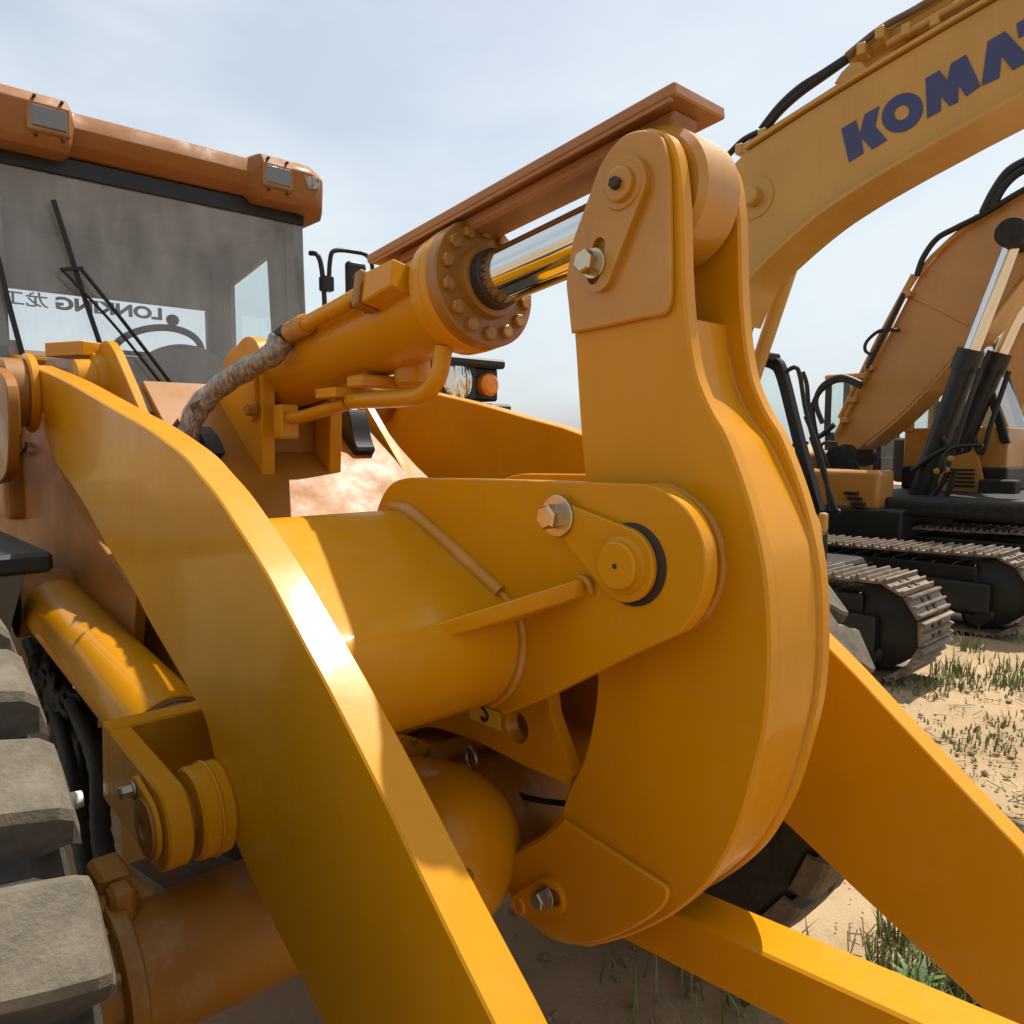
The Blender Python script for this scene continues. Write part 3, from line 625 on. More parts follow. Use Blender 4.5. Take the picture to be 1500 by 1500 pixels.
# frame lugs seen under the tube
def circ(u, v, Y, r, n=24):
    c = P(u, v, Y); return [(c.x+r*cos(2*pi*i/n), c.z+r*sin(2*pi*i/n)) for i in range(n)]
plate('frame_lug', T([(836, 1150), (770, 1122), (700, 1086), (648, 1068)] + S([(648, 1068), (625, 1065), (600, 1072), (575, 1086)], 3)[1:] + [(560, 1060), (600, 1000), (690, 980), (800, 1000), (806, 1050), (838, 1138)], 1.10), 1.10, 1.135, 'yellow', FR, holes=[circ(757, 1065, 1.10, 0.036)])
plate('frame_lug', T([(836, 1150), (770, 1122), (700, 1086), (648, 1068), (575, 1086), (560, 1060), (600, 1000), (690, 980), (800, 1000), (806, 1050)], 1.10), 1.33, 1.365, 'yellow', FR)
box('hook_label', P(688, 1050, 1.0975).x, P(732, 1050, 1.0975).x, 1.0975, 1.0995, P(710, 1061, 1.0975).z, P(710, 1036, 1.0975).z, 'stickeryel', FR, 0)
hk = P(709, 1047, 1.096)
sweep('hook_mark', [hk+Vector((-.008, 0, .016)), hk+Vector((.004, 0, .010)), hk+Vector((.012, 0, -.002)), hk+Vector((.002, 0, -.014)), hk+Vector((-.010, 0, -.008))], 0.0035, 'darkhole', FR, 6, 4)
box('dark_void_block', -2.0, -1.72, 0.74, 1.60, 0.55, 1.12, 'greasy', FR, 0.03)  # dark box added so the void under the tube reads as shade
arch = T([(836, 1146), (770, 1118), (700, 1082)] + S([(648, 1064), (625, 1061), (600, 1068), (575, 1082)], 3), 1.10)
plate('arch_plate', arch + [(x, z+0.014) for x, z in reversed(arch)], 1.136, 1.329, 'yellow', FR, bev=0.0)
slope('frame_rib', 1.15, 1.32, 'frame', -1.9, 0.93, -1.28, 0.80, 0.03, FR)
slope('frame_rib', 1.14, 1.33, 'bracket', -1.6, 0.80, -1.25, 0.735, 0.025, FR)
opn = T(S([(818, 1016), (850, 1004), (880, 1006)], 3) + [(884, 1075), (835, 1078), (822, 1050)], 1.62)
plate('frame_lug', T([(780, 1010), (820, 985), (960, 985), (960, 1130), (860, 1100), (800, 1090)], 1.62), 1.62, 1.65, 'yellow', FR, holes=[opn])
box('dark_opening_backing', -2.0, -1.55, 1.66, 1.80, 0.75, 1.25, 'greasy', FR)  # dark box backing the opening in the far lug
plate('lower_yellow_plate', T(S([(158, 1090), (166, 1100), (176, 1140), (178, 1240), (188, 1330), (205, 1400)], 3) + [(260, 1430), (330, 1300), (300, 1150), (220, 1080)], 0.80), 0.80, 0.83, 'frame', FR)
bar('lower_bracket', P(238, 1256, 0.62), P(378, 1338, 0.62), 0.17, 0.028, 'bracket', FR)
bar('lower_bracket', P(240, 1258, 0.66), P(300, 1320, 0.72), 0.03, 0.10, 'bracket', FR)
hexbolt('bracket_bolt', P(362, 1296, 0.60), (0, 0, 1), 0.014, 0.02, 'steel', FR)

# ---- front axle
AXX, AXZ = -1.38, 0.72
AX = lathe('front_axle', (AXX, 0.24, AXZ), (0, 1, 0), [(0, 0.12), (0.06, 0.12), (0.10, 0.115), (0.42, 0.12), (0.62, 0.14), (0.80, 0.16), (1.15, 0.16), (1.30, 0.15), (1.5, 0.13), (1.8, 0.13)], 'axle', LD, 56)
dc = P(640, 1236, 0.985)
DH = lathe('differential_housing', (dc.x-0.20, 0.985, dc.z), (1, 0, 0), [(0, 0.10), (0.02, 0.13), (0.07, 0.155), (0.15, 0.172), (0.20, 0.176), (0.25, 0.172), (0.31, 0.152), (0.345, 0.120), (0.365, 0.07), (0.37, 0.0)], 'yellow', AX, 64)
lathe('seam_ring', (dc.x-0.215, 0.985, dc.z), (1, 0, 0), [(0, 0.176), (0.004, 0.184), (0.032, 0.184), (0.036, 0.176)], 'yellow', AX, 64)
for k in range(16):
    a_ = 2*pi*k/16; hexbolt('seam_bolt', (dc.x-0.181, 0.985+0.172*cos(a_)*1.03, dc.z+0.172*sin(a_)*1.03), (1, 0, 0), 0.009, 0.010, 'axle', AX)
for k in range(10):
    a_ = 2*pi*k/10; hexbolt('flange_bolt', (AXX+0.125*cos(a_), 0.323, AXZ+0.125*sin(a_)), (0, -1, 0), 0.010, 0.012, 'rustbolt', AX)
sweep('brake_pipe', [P(540, 1150, 1.18), P(600, 1110, 1.16), P(690, 1124, 1.16), P(770, 1168, 1.2), P(880, 1180, 1.3)], 0.007, 'greasy', AX, 8, 5)
lathe('drive_neck', (dc.x-0.5, 1.16, dc.z+.02), (1, 0, 0), [(0, .10), (.34, .13), (.36, .10)], 'axle', AX, 40)
lathe('drain_plug', P(683, 1283, 0.86), (0.6, -0.8, 0), [(0, .016), (.012, .016), (.012, .009), (.004, .008), (.004, 0)], 'axle', AX, 20)
torus_part('lifting_ring', P(690, 1110, 1.08), (0.2, 0.95, 0), 0.024, 0.004, 'steel', AX, n=24)
lathe('brake_flange', (AXX, 0.325, AXZ), (0, 1, 0), [(0, 0.13), (0.005, 0.142), (0.03, 0.142), (0.035, 0.13)], 'axle', AX, 56)
cal = P(165, 1370, 0.34)
box('brake_caliper', cal.x-0.10, cal.x+0.00, 0.31, 0.39, cal.z-0.10, cal.z+0.06, 'axle', AX, 0.012)
box('caliper_bridge', cal.x-0.12, cal.x-0.03, 0.33, 0.385, cal.z+0.055, cal.z+0.09, 'axle', AX, 0.008)
box('caliper_cap', cal.x-0.02, cal.x+0.022, 0.335, 0.375, cal.z+0.01, cal.z+0.085, 'axle', AX, 0.008)
for k, (du, dv) in enumerate(((185, 1322), (196, 1356), (200, 1382))): hexbolt('caliper_bolt', P(du, dv, 0.38), (1, -0.4, 0.2), 0.012, 0.018, 'steel', AX)
for pts, r in (([(70, 950, .64), (110, 1040, .58), (142, 1120, .50), (148, 1220, .44), (166, 1312, .40)], 0.022), ([(40, 940, .62), (80, 1040, .56), (104, 1130, .48), (116, 1220, .43), (134, 1300, .40)], 0.020), ([(150, 1020, .66), (124, 1080, .58), (122, 1180, .52), (140, 1300, .46)], 0.018)):
    sweep('brake_hose', [P(u, v, y_) for u, v, y_ in pts], r, 'greasy', AX, 12, 8, rfun=lambda t, r=r: r*(1+0.05*sin(t*90)))
sweep('brake_pipe', [P(u, v, 0.5) for u, v in ((205, 1345), (240, 1325), (280, 1312), (300, 1300))], 0.007, 'bracket', AX, 8, 5)
def lump(name, c, r, mat, parent, seed):
    bm = bmesh.new(); bmesh.ops.create_icosphere(bm, subdivisions=4, radius=1.0)
    for v in bm.verts:
        d = v.co.copy(); k_ = 1+0.35*noise.noise(d*1.7+Vector((seed, 0, 0)))+0.22*noise.noise(d*4.5+Vector((0, seed, 0))); v.co = Vector((d.x*r[0], d.y*r[1], d.z*r[2]))*k_+Vector(c)
    return obj(name, bm, mat, parent, 25)
lump('grease_caked_valve', P(108, 1055, 0.60), (0.14, 0.06, 0.10), 'greasy', AX, 3); lump('grease_caked_valve', P(70, 1000, 0.58), (0.16, 0.05, 0.12), 'greasy', AX, 8)
lump('grease_caked_valve', P(140, 1100, 0.62), (0.07, 0.05, 0.08), 'greasy', AX, 12)
c_ = P(120, 1170, 0.40); lathe('white_fitting', c_, (0, -1, 0), [(0, .018), (.02, .02), (.03, .01)], 'whitefit', AX, 14)

# ---- black fender edge on the left, unseen width added to block skylight
box('fender_ledge', P(-60, 800, 0.40).x, P(60, 800, 0.40).x, -0.42, 0.425, P(40, 828, .4).z, P(40, 800, .4).z, 'plastic', LD, 0.01)
hexa('step_gusset', [P(-60, 980, .43), P(-60, 980, .47), P(0, 980, .47), P(0, 980, .43), P(-60, 829, .43), P(-60, 829, .47), P(40, 829, .47), P(40, 829, .43)], 'black', LD, 0.004)

# ---- tyres with deep lugs
def tyre(name, xc, zc, R_, yin, yout, label, phase, nl=22, dp=0.036, wx=0.0):
    s_ = 1 if yout > yin else -1; w = abs(yout-yin); rr = R_-dp
    root = lathe('tyre', (xc, yin, zc), (0, s_, 0), [(0.03, 0.36), (0.0, 0.40), (-0.015, 0.50), (0.0, rr-0.06), (0.04, rr-0.015), (w/2, rr+0.005), (w-0.04, rr-0.015), (w, rr-0.06), (w+0.015, 0.5), (w, 0.40), (w-0.03, 0.36)], 'tyre', LD, 96, label=label)
    lathe('rim', (xc, yin+s_*0.06, zc), (0, s_, 0), [(0, 0.37), (0.02, 0.37), (0.05, 0.30), (0.12, 0.28), (0.14, 0.0)], 'frame', root, 48)
    def lugmesh(flip):
        bm = bmesh.new(); wl_ = w*0.60; d = 2*pi/nl
        def q(y, a, r): return Vector((r*cos(a), s_*y, r*sin(a)))
        rows = []
        for y, sk, wd, r in ((-0.010, 0.0, 0.31, R_-0.055), (0.000, 0.0, 0.315, R_-0.018), (0.014, 0.0, 0.32, R_-0.005), (0.05, 0.03, 0.32, R_), (wl_*0.5, 0.16, 0.30, R_+0.004), (wl_, 0.30, 0.26, R_+0.004)):
            a0 = (sk-wd-wx)*d; a1 = (sk+wd+wx)*d; yy = y if not flip else w-y
            fl_ = 0.012 if y < 0.03 else 0.03; rb = min(r-0.01, rr-0.02)
            rows.append([q(yy, a0-fl_, rb), q(yy, a0, r-0.008), q(yy, a0+0.012, r), q(yy, a1-0.012, r), q(yy, a1, r-0.008), q(yy, a1+fl_, rb)])
        vs = [[bm.verts.new(p) for p in row] for row in rows]
        for a, b in zip(vs, vs[1:]):
            for k in range(5):
                f_ = bm.faces.new((a[k], a[k+1], b[k+1], b[k])); f_.material_index = 1 if k in (0, 4) else 0
        bm.faces.new(vs[0]); bm.faces.new(vs[-1])
        me = bpy.data.meshes.new('tread_lug'); bmesh.ops.recalc_face_normals(bm, faces=bm.faces); bm.to_mesh(me); bm.free(); me.materials.append(M['lug']); me.materials.append(M['tyreside'])
        for p in me.polygons: p.use_smooth = True
        me.set_sharp_from_angle(angle=rad(22)); return me
    ma, mb = lugmesh(False), lugmesh(True)
    for k in range(nl):
        for me, off in ((ma, 0), (mb, 0.5)):
            o = bpy.data.objects.new('tread_lug', me); COL.objects.link(o); a = 2*pi*(k+off)/nl+phase
            o.matrix_basis = Matrix.Translation((xc, yin, zc)) @ Matrix.Rotation(-a, 4, 'Y')
            attach(o, root)
    return root
tyre('tyre', -1.28, 0.72, 0.72, 0.18, -0.42, 'near dusty front tyre', 0.05, 27)
tyre('tyre', -1.55, 0.73, 0.73, 1.94, 2.26, 'far front tyre partly hidden by arms', 0.1, 26, 0.022, 0.06)

# ---- cab
CBX, CY0, CY1, CXR = -3.50, 0.545, 1.850, -4.50
CAB = box('cab', CXR, CBX-0.02, CY0+.02, CY1-.02, 1.35, 1.78, 'frame', LD, 0.03, label='operator cab with brown roof visor')
for y0, y1 in ((CY0, CY0+0.06), (CY1-0.055, CY1)):
    hexa('front_post', [(CBX-0.07, y0, 1.75), (CBX+0.03, y0, 1.75), (CBX+0.03, y1, 1.75), (CBX-0.07, y1, 1.75), (CBX-0.09, y0, 2.76), (CBX, y0, 2.76), (CBX, y1, 2.76), (CBX-0.09, y1, 2.76)], 'interior', CAB, 0.008)
    box('rear_post', CXR, CXR+0.10, y0, y1, 1.75, 2.76, 'interior', CAB, 0.01)
    box('side_sill', CXR, CBX-0.05, y0+.005, y1-.005, 1.7, 1.80, 'interior', CAB, 0.006)
bm = bmesh.new()
def gquad(name, pts, mat, th=0.006):
    bm = bmesh.new(); bm.faces.new([bm.verts.new(p) for p in pts]); bmesh.ops.recalc_face_normals(bm, faces=bm.faces)
    return obj(name, bm, mat, CAB)
gquad('windshield', [(CBX+0.028, CY0+0.01, 1.78), (CBX+0.028, CY1-0.012, 1.78), (CBX+0.004, CY1-0.012, 2.735), (CBX+0.004, CY0+0.01, 2.735)], 'windshield')
gquad('side_window', [(CXR+0.1, CY1-0.03, 1.8), (CBX-0.08, CY1-0.03, 1.8), (CBX-0.09, CY1-0.03, 2.7), (CXR+0.1, CY1-0.03, 2.7)], 'glass')
gquad('side_window', [(CXR+0.1, CY0+0.03, 1.8), (CBX-0.08, CY0+0.03, 1.8), (CBX-0.09, CY0+0.03, 2.7), (CXR+0.1, CY0+0.03, 2.7)], 'glass')
# side wall panels leave a low window opening
ZR = 2.415
box('rear_upper_panel', CXR-0.03, CXR+0.01, CY0, CY1, ZR, 2.76, 'interior', CAB, 0.008)
box('rear_side_panel', CXR-0.03, CXR+0.01, 1.755, CY1, 1.75, ZR, 'interior', CAB, 0.006)
gquad('rear_window', [(CXR-0.01, CY0+.03, 1.78), (CXR-0.01, 1.755, 1.78), (CXR-0.01, 1.755, ZR), (CXR-0.01, CY0+.03, ZR)], 'rearglass')
# left side wall above the side window: slopes so the opening is a quadrilateral
plate('side_panel', [(CXR, 1.8), (-4.24, 1.8), (-4.235, 2.525), (-3.775, 2.60), (-3.72, 1.80), (CBX-.08, 1.80), (CBX-.09, 2.74), (CXR, 2.74)], CY1-0.06, CY1-0.035, 'interior', CAB, bev=0.0)
box('headliner', CXR, CBX-0.01, CY0+0.03, CY1-0.03, 2.70, 2.76, 'interior', CAB, 0.01)
box('header_seal', CBX-0.02, CBX+0.014, CY0, CY1, 2.70, 2.775, 'black', CAB, 0.006)
box('cowl_seal', CBX-0.03, CBX+0.05, CY0, CY1, 1.74, 1.785, 'black', CAB, 0.006)
# lettering on the rear glass, read from behind
def text_mesh(body, size, extr, offset=0.0):
    cu = bpy.data.curves.new('lettering', 'FONT'); cu.body = body; cu.size = size; cu.extrude = extr; cu.offset = offset
    to = bpy.data.objects.new('tmp', cu); COL.objects.link(to); bpy.context.view_layer.update()
    me = bpy.data.meshes.new_from_object(to.evaluated_get(bpy.context.evaluated_depsgraph_get())); bpy.data.objects.remove(to)
    return me
def rear_text(body, ystart, yend, z0, h, off=0.045):
    me = text_mesh(body, 1.0, 0.01, off)
    xs = [v.co.x for v in me.vertices]; zs = [v.co.y for v in me.vertices]; x0, x1, y0, y1 = min(xs), max(xs), min(zs), max(zs)
    for v in me.vertices:
        v.co = Vector((CXR-0.016-v.co.z*0.05, ystart+(v.co.x-x0)/(x1-x0)*(yend-ystart), z0+(v.co.y-y0)/(y1-y0)*h))
    me.materials.append(M['darkletter']); o = bpy.data.objects.new('lettering', me); COL.objects.link(o); attach(o, CAB); return o
def Yrear(u): return PX(u, 440, CXR).y
rear_text('LONKING', Yrear(238), Yrear(82), 2.335, 0.068)
rear_text('\u9f99\u5de5', Yrear(72), Yrear(3), 2.335, 0.076, 0.016)
# seat, steering wheel, console
box('seat_back', -4.34, -4.22, 0.98, 1.40, 1.75, 2.10, 'interior', CAB, 0.05)
box('seat_cushion', -4.25, -3.95, 0.95, 1.43, 1.72, 1.86, 'interior', CAB, 0.04)
swc = Vector((-3.86, 1.265, 2.07)); swn = Vector((-0.55, 0.0, 0.84)).normalized()
torus_part('steering_wheel', swc, swn, 0.20, 0.016, 'plastic', CAB, n=48)
lathe('wheel_knob', swc+Vector((0.05, 0.06, 0.12)), (0, 0, 1), [(0, .010), (.02, .012), (.028, .024), (.045, .030), (.062, .024), (.07, .01), (.071, 0)], 'plastic', CAB, 16)
bar('wheel_spoke', swc+Vector((0, -.19, 0)), swc+Vector((0, .19, 0)), 0.03, 0.02, 'plastic', CAB)
def dash():
    prof = S([(1.02, 1.78), (1.06, 1.96), (1.16, 2.06), (1.30, 2.10), (1.45, 2.06), (1.62, 1.90), (1.70, 1.78)], 5)
    bm = bmesh.new(); rows = [[bm.verts.new((x_, yc_+(y_-yc_)*s_, 1.78+(z_-1.78)*s_)) for y_, z_ in prof] for x_, s_, yc_ in ((-3.56, .92, 1.35), (-3.60, 1.0, 1.35), (-3.78, .96, 1.35), (-3.82, .85, 1.35))]
    for a, b in zip(rows, rows[1:]):
        for k in range(len(prof)-1): bm.faces.new((a[k], a[k+1], b[k+1], b[k]))
    bm.faces.new(rows[0]); bm.faces.new(rows[-1]); return obj('instrument_console', bm, 'console', CAB, 50)
dash()
# wipers
XW = CBX+0.045
def PW(u, v, dx=0.0): return PX(u, v, XW+dx)
sweep('wiper_blade', [PW(78, 293), PW(98, 355), PW(120, 425), PW(147, 505)], 0.010, 'black', CAB, 8, 4)
sweep('wiper_arm', [PW(118, 393, .02), PW(180, 470, .02), PW(240, 548, .02), PW(272, 592, .01)], 0.008, 'black', CAB, 8, 4)
sweep('wiper_arm', [PW(90, 394, .02), PW(160, 468, .02), PW(215, 535, .02), PW(262, 596, .01)], 0.006, 'black', CAB, 8, 4)
bar('wiper_clip', PW(88, 395, .01), PW(122, 393, .01), 0.014, 0.014, 'black', CAB)
sweep('wiper_blade', [PW(-16, 330), PW(0, 392), PW(14, 450), PW(36, 530)], 0.010, 'black', CAB, 8, 4)
# roof visor with lamp pods, lofted along Y
def visor():
    secs = []
    def sec(y, xf, zt, zr, zb, nose):      # section: rear top, front top, ridge, nose, bottom front, bottom rear
        return [(y, -4.62, zt+0.02), (y, -3.62, zt+0.03), (y, xf-0.10, zt+0.012), (y, xf-0.035, zt), (y, xf, zr), (y, xf-nose*0.4, zb+0.03), (y, xf-nose, zb), (y, -3.53, zb), (y, -4.62, zb)]
    def both(a): return a
    yc = YC
    pod = dict(xf=-3.335, zt=2.945, zr=2.90, zb=2.752, nose=0.04); mid = dict(xf=-3.395, zt=2.932, zr=2.862, zb=2.780, nose=0.085)
    ys = [(0.725, dict(xf=-3.47, zt=2.84, zr=2.82, zb=2.74, nose=0.02)), (0.715, dict(xf=-3.41, zt=2.885, zr=2.86, zb=2.725, nose=0.03)), (0.690, dict(xf=-3.365, zt=2.925, zr=2.89, zb=2.735, nose=0.035)), (0.62, pod), (0.385, pod), (0.352, mid), (0.30, mid), (-0.30, mid), (-0.352, mid), (-0.385, pod), (-0.62, pod), (-0.690, dict(xf=-3.365, zt=2.925, zr=2.89, zb=2.735, nose=0.035)), (-0.715, dict(xf=-3.41, zt=2.885, zr=2.86, zb=2.725, nose=0.03)), (-0.725, dict(xf=-3.47, zt=2.84, zr=2.82, zb=2.74, nose=0.02))]
    bm = bmesh.new(); rows = []
    for y, kw in ys: rows.append([bm.verts.new((x_, yc+y_, z_)) for y_, x_, z_ in sec(y, **kw)])
    for a, b in zip(rows, rows[1:]):
        n_ = len(a)
        for k in range(n_): bm.faces.new((a[k], a[(k+1) % n_], b[(k+1) % n_], b[k]))
    bm.faces.new(rows[0]); bm.faces.new(rows[-1])
    bmesh.ops.recalc_face_normals(bm, faces=bm.faces)
    bmesh.ops.bevel(bm, geom=[e for e in bm.edges if e.calc_face_angle(0) > 0.25], offset=0.005, segments=2, profile=0.5, affect='EDGES', clamp_overlap=True)
    return obj('roof_visor', bm, 'visor', CAB, 22)
VS = visor()
for s_ in (-1, 1):
    yc_ = YC+s_*0.452
    box('roof_lamp', -3.375, -3.334, yc_-0.072, yc_+0.072, 2.798, 2.905, 'flange', CAB, 0.006)
    box('roof_lamp_lens', -3.36, -3.329, yc_-0.060, yc_+0.060, 2.812, 2.892, 'lens', CAB, 0.006)
    for dy in (-.045, .045):
        for z_ in (2.785, 2.921): rod('lamp_screw', (-3.35, yc_+dy, z_), (-3.331, yc_+dy, z_), 0.006, 'darkhole', CAB, 8, ch=0.001)
hexa('torn_sticker', [(-3.352, YC+.60, 2.83), (-3.338, YC+.60, 2.83), (-3.338, YC+.66, 2.84), (-3.36, YC+.66, 2.84), (-3.352, YC+.58, 2.89), (-3.335, YC+.58, 2.89), (-3.338, YC+.66, 2.89), (-3.36, YC+.66, 2.89)], 'wrap', CAB, 0.002)
# mirror on tubular bracket
MI = sweep('mirror_bracket', [(-3.42, 1.84, 2.56), (-3.38, 1.86, 2.545), (-3.37, 1.875, 2.47), (-3.37, 1.885, 2.30), (-3.38, 1.88, 2.10)], 0.012, 'black', CAB, 10, 6)
sweep('mirror_arm', [(-3.36, 1.905, 2.40), (-3.355, 1.91, 2.52), (-3.35, 1.935, 2.575), (-3.34, 2.05, 2.585), (-3.33, 2.10, 2.575), (-3.33, 2.13, 2.53), (-3.33, 2.13, 2.42)], 0.011, 'black', CAB, 10, 6)
box('mirror_clamp', -3.39, -3.34, 1.865, 1.925, 2.38, 2.45, 'black', CAB, 0.006)
box('mirror_head', -3.36, -3.31, 1.985, 2.09, 2.28, 2.535, 'black', CAB, 0.02)
# headlamp cluster on the far fender
HLX = -2.84
HL = box('headlamp', HLX-0.20, HLX, 2.13, 2.40, 1.855, 2.035, 'plastic', LD, 0.02)
lathe('lamp_lens', (HLX-0.02, 2.275, 1.945), (1, 0, 0), [(0, 0.088), (0.025, 0.088), (0.034, 0.07), (0.038, 0.0)], 'headlens', HL, 36)
box('lamp_brow', HLX-0.15, HLX+0.03, 2.14, 2.56, 2.015, 2.06, 'plastic', HL, 0.012)
box('lamp_shelf', HLX-0.18, HLX+0.03, 2.10, 2.60, 1.80, 1.845, 'plastic', HL, 0.012)
lathe('turn_lamp', (HLX-0.03, 2.47, 1.935), (1, 0, 0.0), [(0, 0.055), (0.04, 0.055), (0.055, 0.04), (0.06, 0)], 'amber', HL, 24)
box('lamp_back', HLX-0.17, HLX-0.03, 2.40, 2.56, 1.86, 2.02, 'plastic', HL, 0.01)
bar('lamp_stay', (HLX-0.10, 2.35, 1.82), (HLX-0.10, 2.30, 1.50), 0.06, 0.05, 'black', HL, up=(1, 0, 0))
bar('lamp_bracket', (HLX-0.10, 1.66, 1.30), (HLX-0.10, 2.34, 1.50), 0.06, 0.05, 'black', HL, up=(1, 0, 0))
# rear half of the loader, mostly out of sight: fenders, hood, rear tyres
RB = box('engine_hood', -7.2, -4.62, 0.66, 1.74, 1.15, 2.15, 'visor', LD, 0.10, shear=lambda c: (c.x, c.y, c.z-(0.25*max(0, (-4.62-c.x)/2.6) if c.z > 1.6 else 0)))
box('rear_frame', -7.0, -3.3, 0.80, 1.60, 0.62, 1.16, 'frame', LD, 0.02)
for y0, y1 in ((-0.42, 0.18), (2.04, 2.64)):
    lathe('rear_tyre', (-4.9, y0, 0.72), (0, 1, 0), [(0, .4), (-.01, .5), (0, .64), (.06, .72), (.54, .72), (.6, .64), (.61, .5), (.6, .4)], 'tyre', LD, 64)

# ================================================================== EXCAVATORS
def shoe_mesh(w, pitch):
    bm = bmesh.new(); prof = [(-pitch*.49, 0), (-pitch*.49, .018), (-pitch*.42, .050), (-pitch*.34, .050), (-pitch*.28, .020), (-pitch*.05, .020), (0, .045), (pitch*.06, .045), (pitch*.10, .020), (pitch*.30, .020), (pitch*.36, .040), (pitch*.42, .040), (pitch*.49, .012), (pitch*.49, 0)]
    a = [bm.verts.new((x, -w/2, z)) for x, z in prof]; b = [bm.verts.new((x, w/2, z)) for x, z in prof]
    for k in range(len(prof)): bm.faces.new((a[k], a[(k+1) % len(prof)], b[(k+1) % len(prof)], b[k]))
    bm.faces.new(a); bm.faces.new(b)
    for sx in (-.17, .2):
        for sy in (-.11, .11):
            r_ = bmesh.ops.create_cube(bm, size=1.0)
            for v in r_['verts']: v.co = Vector((pitch*sx+v.co.x*.028, w*sy+v.co.y*.045, .022+v.co.z*.014))
            for f in {f for v in r_['verts'] for f in v.link_faces}: f.material_index = 1
    bmesh.ops.recalc_face_normals(bm, faces=bm.faces)
    me = bpy.data.meshes.new('track_shoe'); bm.to_mesh(me); bm.free(); me.materials.append(M['trackpad']); me.materials.append(M['darkhole']); return me
def track(parent, x0, x1, yc, w, h, pitch=0.17):
    r = h/2-0.045
    fr = box('track_frame', x0+0.45, x1-0.45, yc-w*0.34, yc+w*0.34, 0.16, h-0.14, 'black', parent, 0.03)
    box('track_guard', x0+0.8, x1-0.33, yc-w*0.47, yc-w*0.30, 0.20, h*0.62, 'plastic', fr, 0.02)
    for xx in (x0+h/2, x1-h/2):
        lathe('track_wheel', (xx, yc-w*0.30, h/2), (0, 1, 0), [(0, r*.4), (.02, r*.55), (.04, r*.9), (w*.6-.04, r*.9), (w*.6-.02, r*.55), (w*.6, r*.4)], 'black', fr, 40)
    n_ = int((x1-x0-h)/0.45)
    for k in range(n_): lathe('track_roller', (x0+h*.7+k*(x1-x0-h*1.3)/max(1, n_-1), yc-w*.3, 0.17), (0, 1, 0), [(0, .10), (.02, .13), (w*.6-.02, .13), (w*.6, .10)], 'black', fr, 20)
    me = shoe_mesh(w, pitch); L = (x1-x0-h); per = 2*L+2*pi*r; n = round(per/pitch)
    for k in range(n):
        s = per*(k+.37)/n
        if s < L: p = Vector((x0+h/2+s, yc, h/2+r)); a = 0
        elif s < L+pi*r: t = (s-L)/r; p = Vector((x1-h/2+r*sin(t), yc, h/2+r*cos(t))); a = t
        elif s < 2*L+pi*r: p = Vector((x1-h/2-(s-L-pi*r), yc, h/2-r)); a = pi
        else: t = (s-2*L-pi*r)/r; p = Vector((x0+h/2-r*sin(t), yc, h/2-r*cos(t))); a = pi+t
        if a == 0: p.z -= 0.035*sin(pi*s/L)
        o = bpy.data.objects.new('track_shoe', me); COL.objects.link(o); o.matrix_basis = Matrix.Translation(p) @ Matrix.Rotation(a, 4, 'Y'); attach(o, fr)
    return fr
def undercarriage(root, x0, x1, ya, yb, w, h, xf=0.0):
    track(root, x0, x1, ya, w, h); track(root, x0+xf, x1+xf, yb, w, h)
    box('car_body', (x0+x1)/2-0.7, (x0+x1)/2+0.7, ya+w*.2, yb-w*.2, h*0.35, h*0.80, 'greasy', root, 0.08)
    rod('slew_ring', ((x0+x1)/2, (ya+yb)/2, h*0.78), ((x0+x1)/2, (ya+yb)/2, h*0.95+0.14), 0.55, 'greasy', root, 48)
def excab(root, x0, x1, y0, y1, z0, z1, slant, mat, roofmat):
    """glazed cab with posts, sill panel and roof"""
    zs = z0+(z1-z0)*0.42
    c = box('cab', x0, x1, y0+.004, y1-.004, z0, z0+(z1-z0)*0.16, 'black', root, 0.03)
    box('door_panel', x0+.01, x1-.02, y0+.03, y1-.03, z0+(z1-z0)*0.15, zs, mat, c, 0.02)
    for yy in (y0, y1-0.07):
        hexa('front_post', [(x1-.09, yy, zs-.2), (x1+.01, yy, zs-.2), (x1+.01, yy+.07, zs-.2), (x1-.09, yy+.07, zs-.2), (x1-.09-slant, yy, z1), (x1-slant, yy, z1), (x1-slant, yy+.07, z1), (x1-.09-slant, yy+.07, z1)], 'black', c, 0.012)
        box('rear_post', x0, x0+.12, yy, yy+.07, zs-.05, z1, mat, c, 0.012); box('door_post', (x0+x1)/2-.05, (x0+x1)/2+.03, yy+.005, yy+.065, zs-.05, z1, 'black', c, 0.01)
        gy = yy+.035
        bm = bmesh.new(); bm.faces.new([bm.verts.new(p) for p in ((x0+.1, gy, zs), (x1-.05, gy, zs), (x1-.05-slant, gy, z1-.03), (x0+.1, gy, z1-.03))]); obj('side_window', bm, 'glass', c)
    for xa, sl in ((x1-.03, slant), (x0+.05, 0)):
        bm = bmesh.new(); bm.faces.new([bm.verts.new(p) for p in ((xa, y0+.06, zs), (xa, y1-.06, zs), (xa-sl, y1-.06, z1-.03), (xa-sl, y0+.06, z1-.03))]); obj('front_window' if sl else 'rear_window', bm, 'glass', c)
    box('roof', x0-.02, x1-slant+.03, y0-.02, y1+.02, z1-.02, z1+.09, roofmat, c, 0.045)
    box('seat', x0+.25, x0+.65, (y0+y1)/2-.22, (y0+y1)/2+.22, z0+.3, zs+.35, 'interior', c, 0.06)
    return c
def box_boom(root, xz, y0, y1, mat, name='boom', fl=0.03):
    return plate(name, xz, y0, y1, mat, root, bev=0.012)

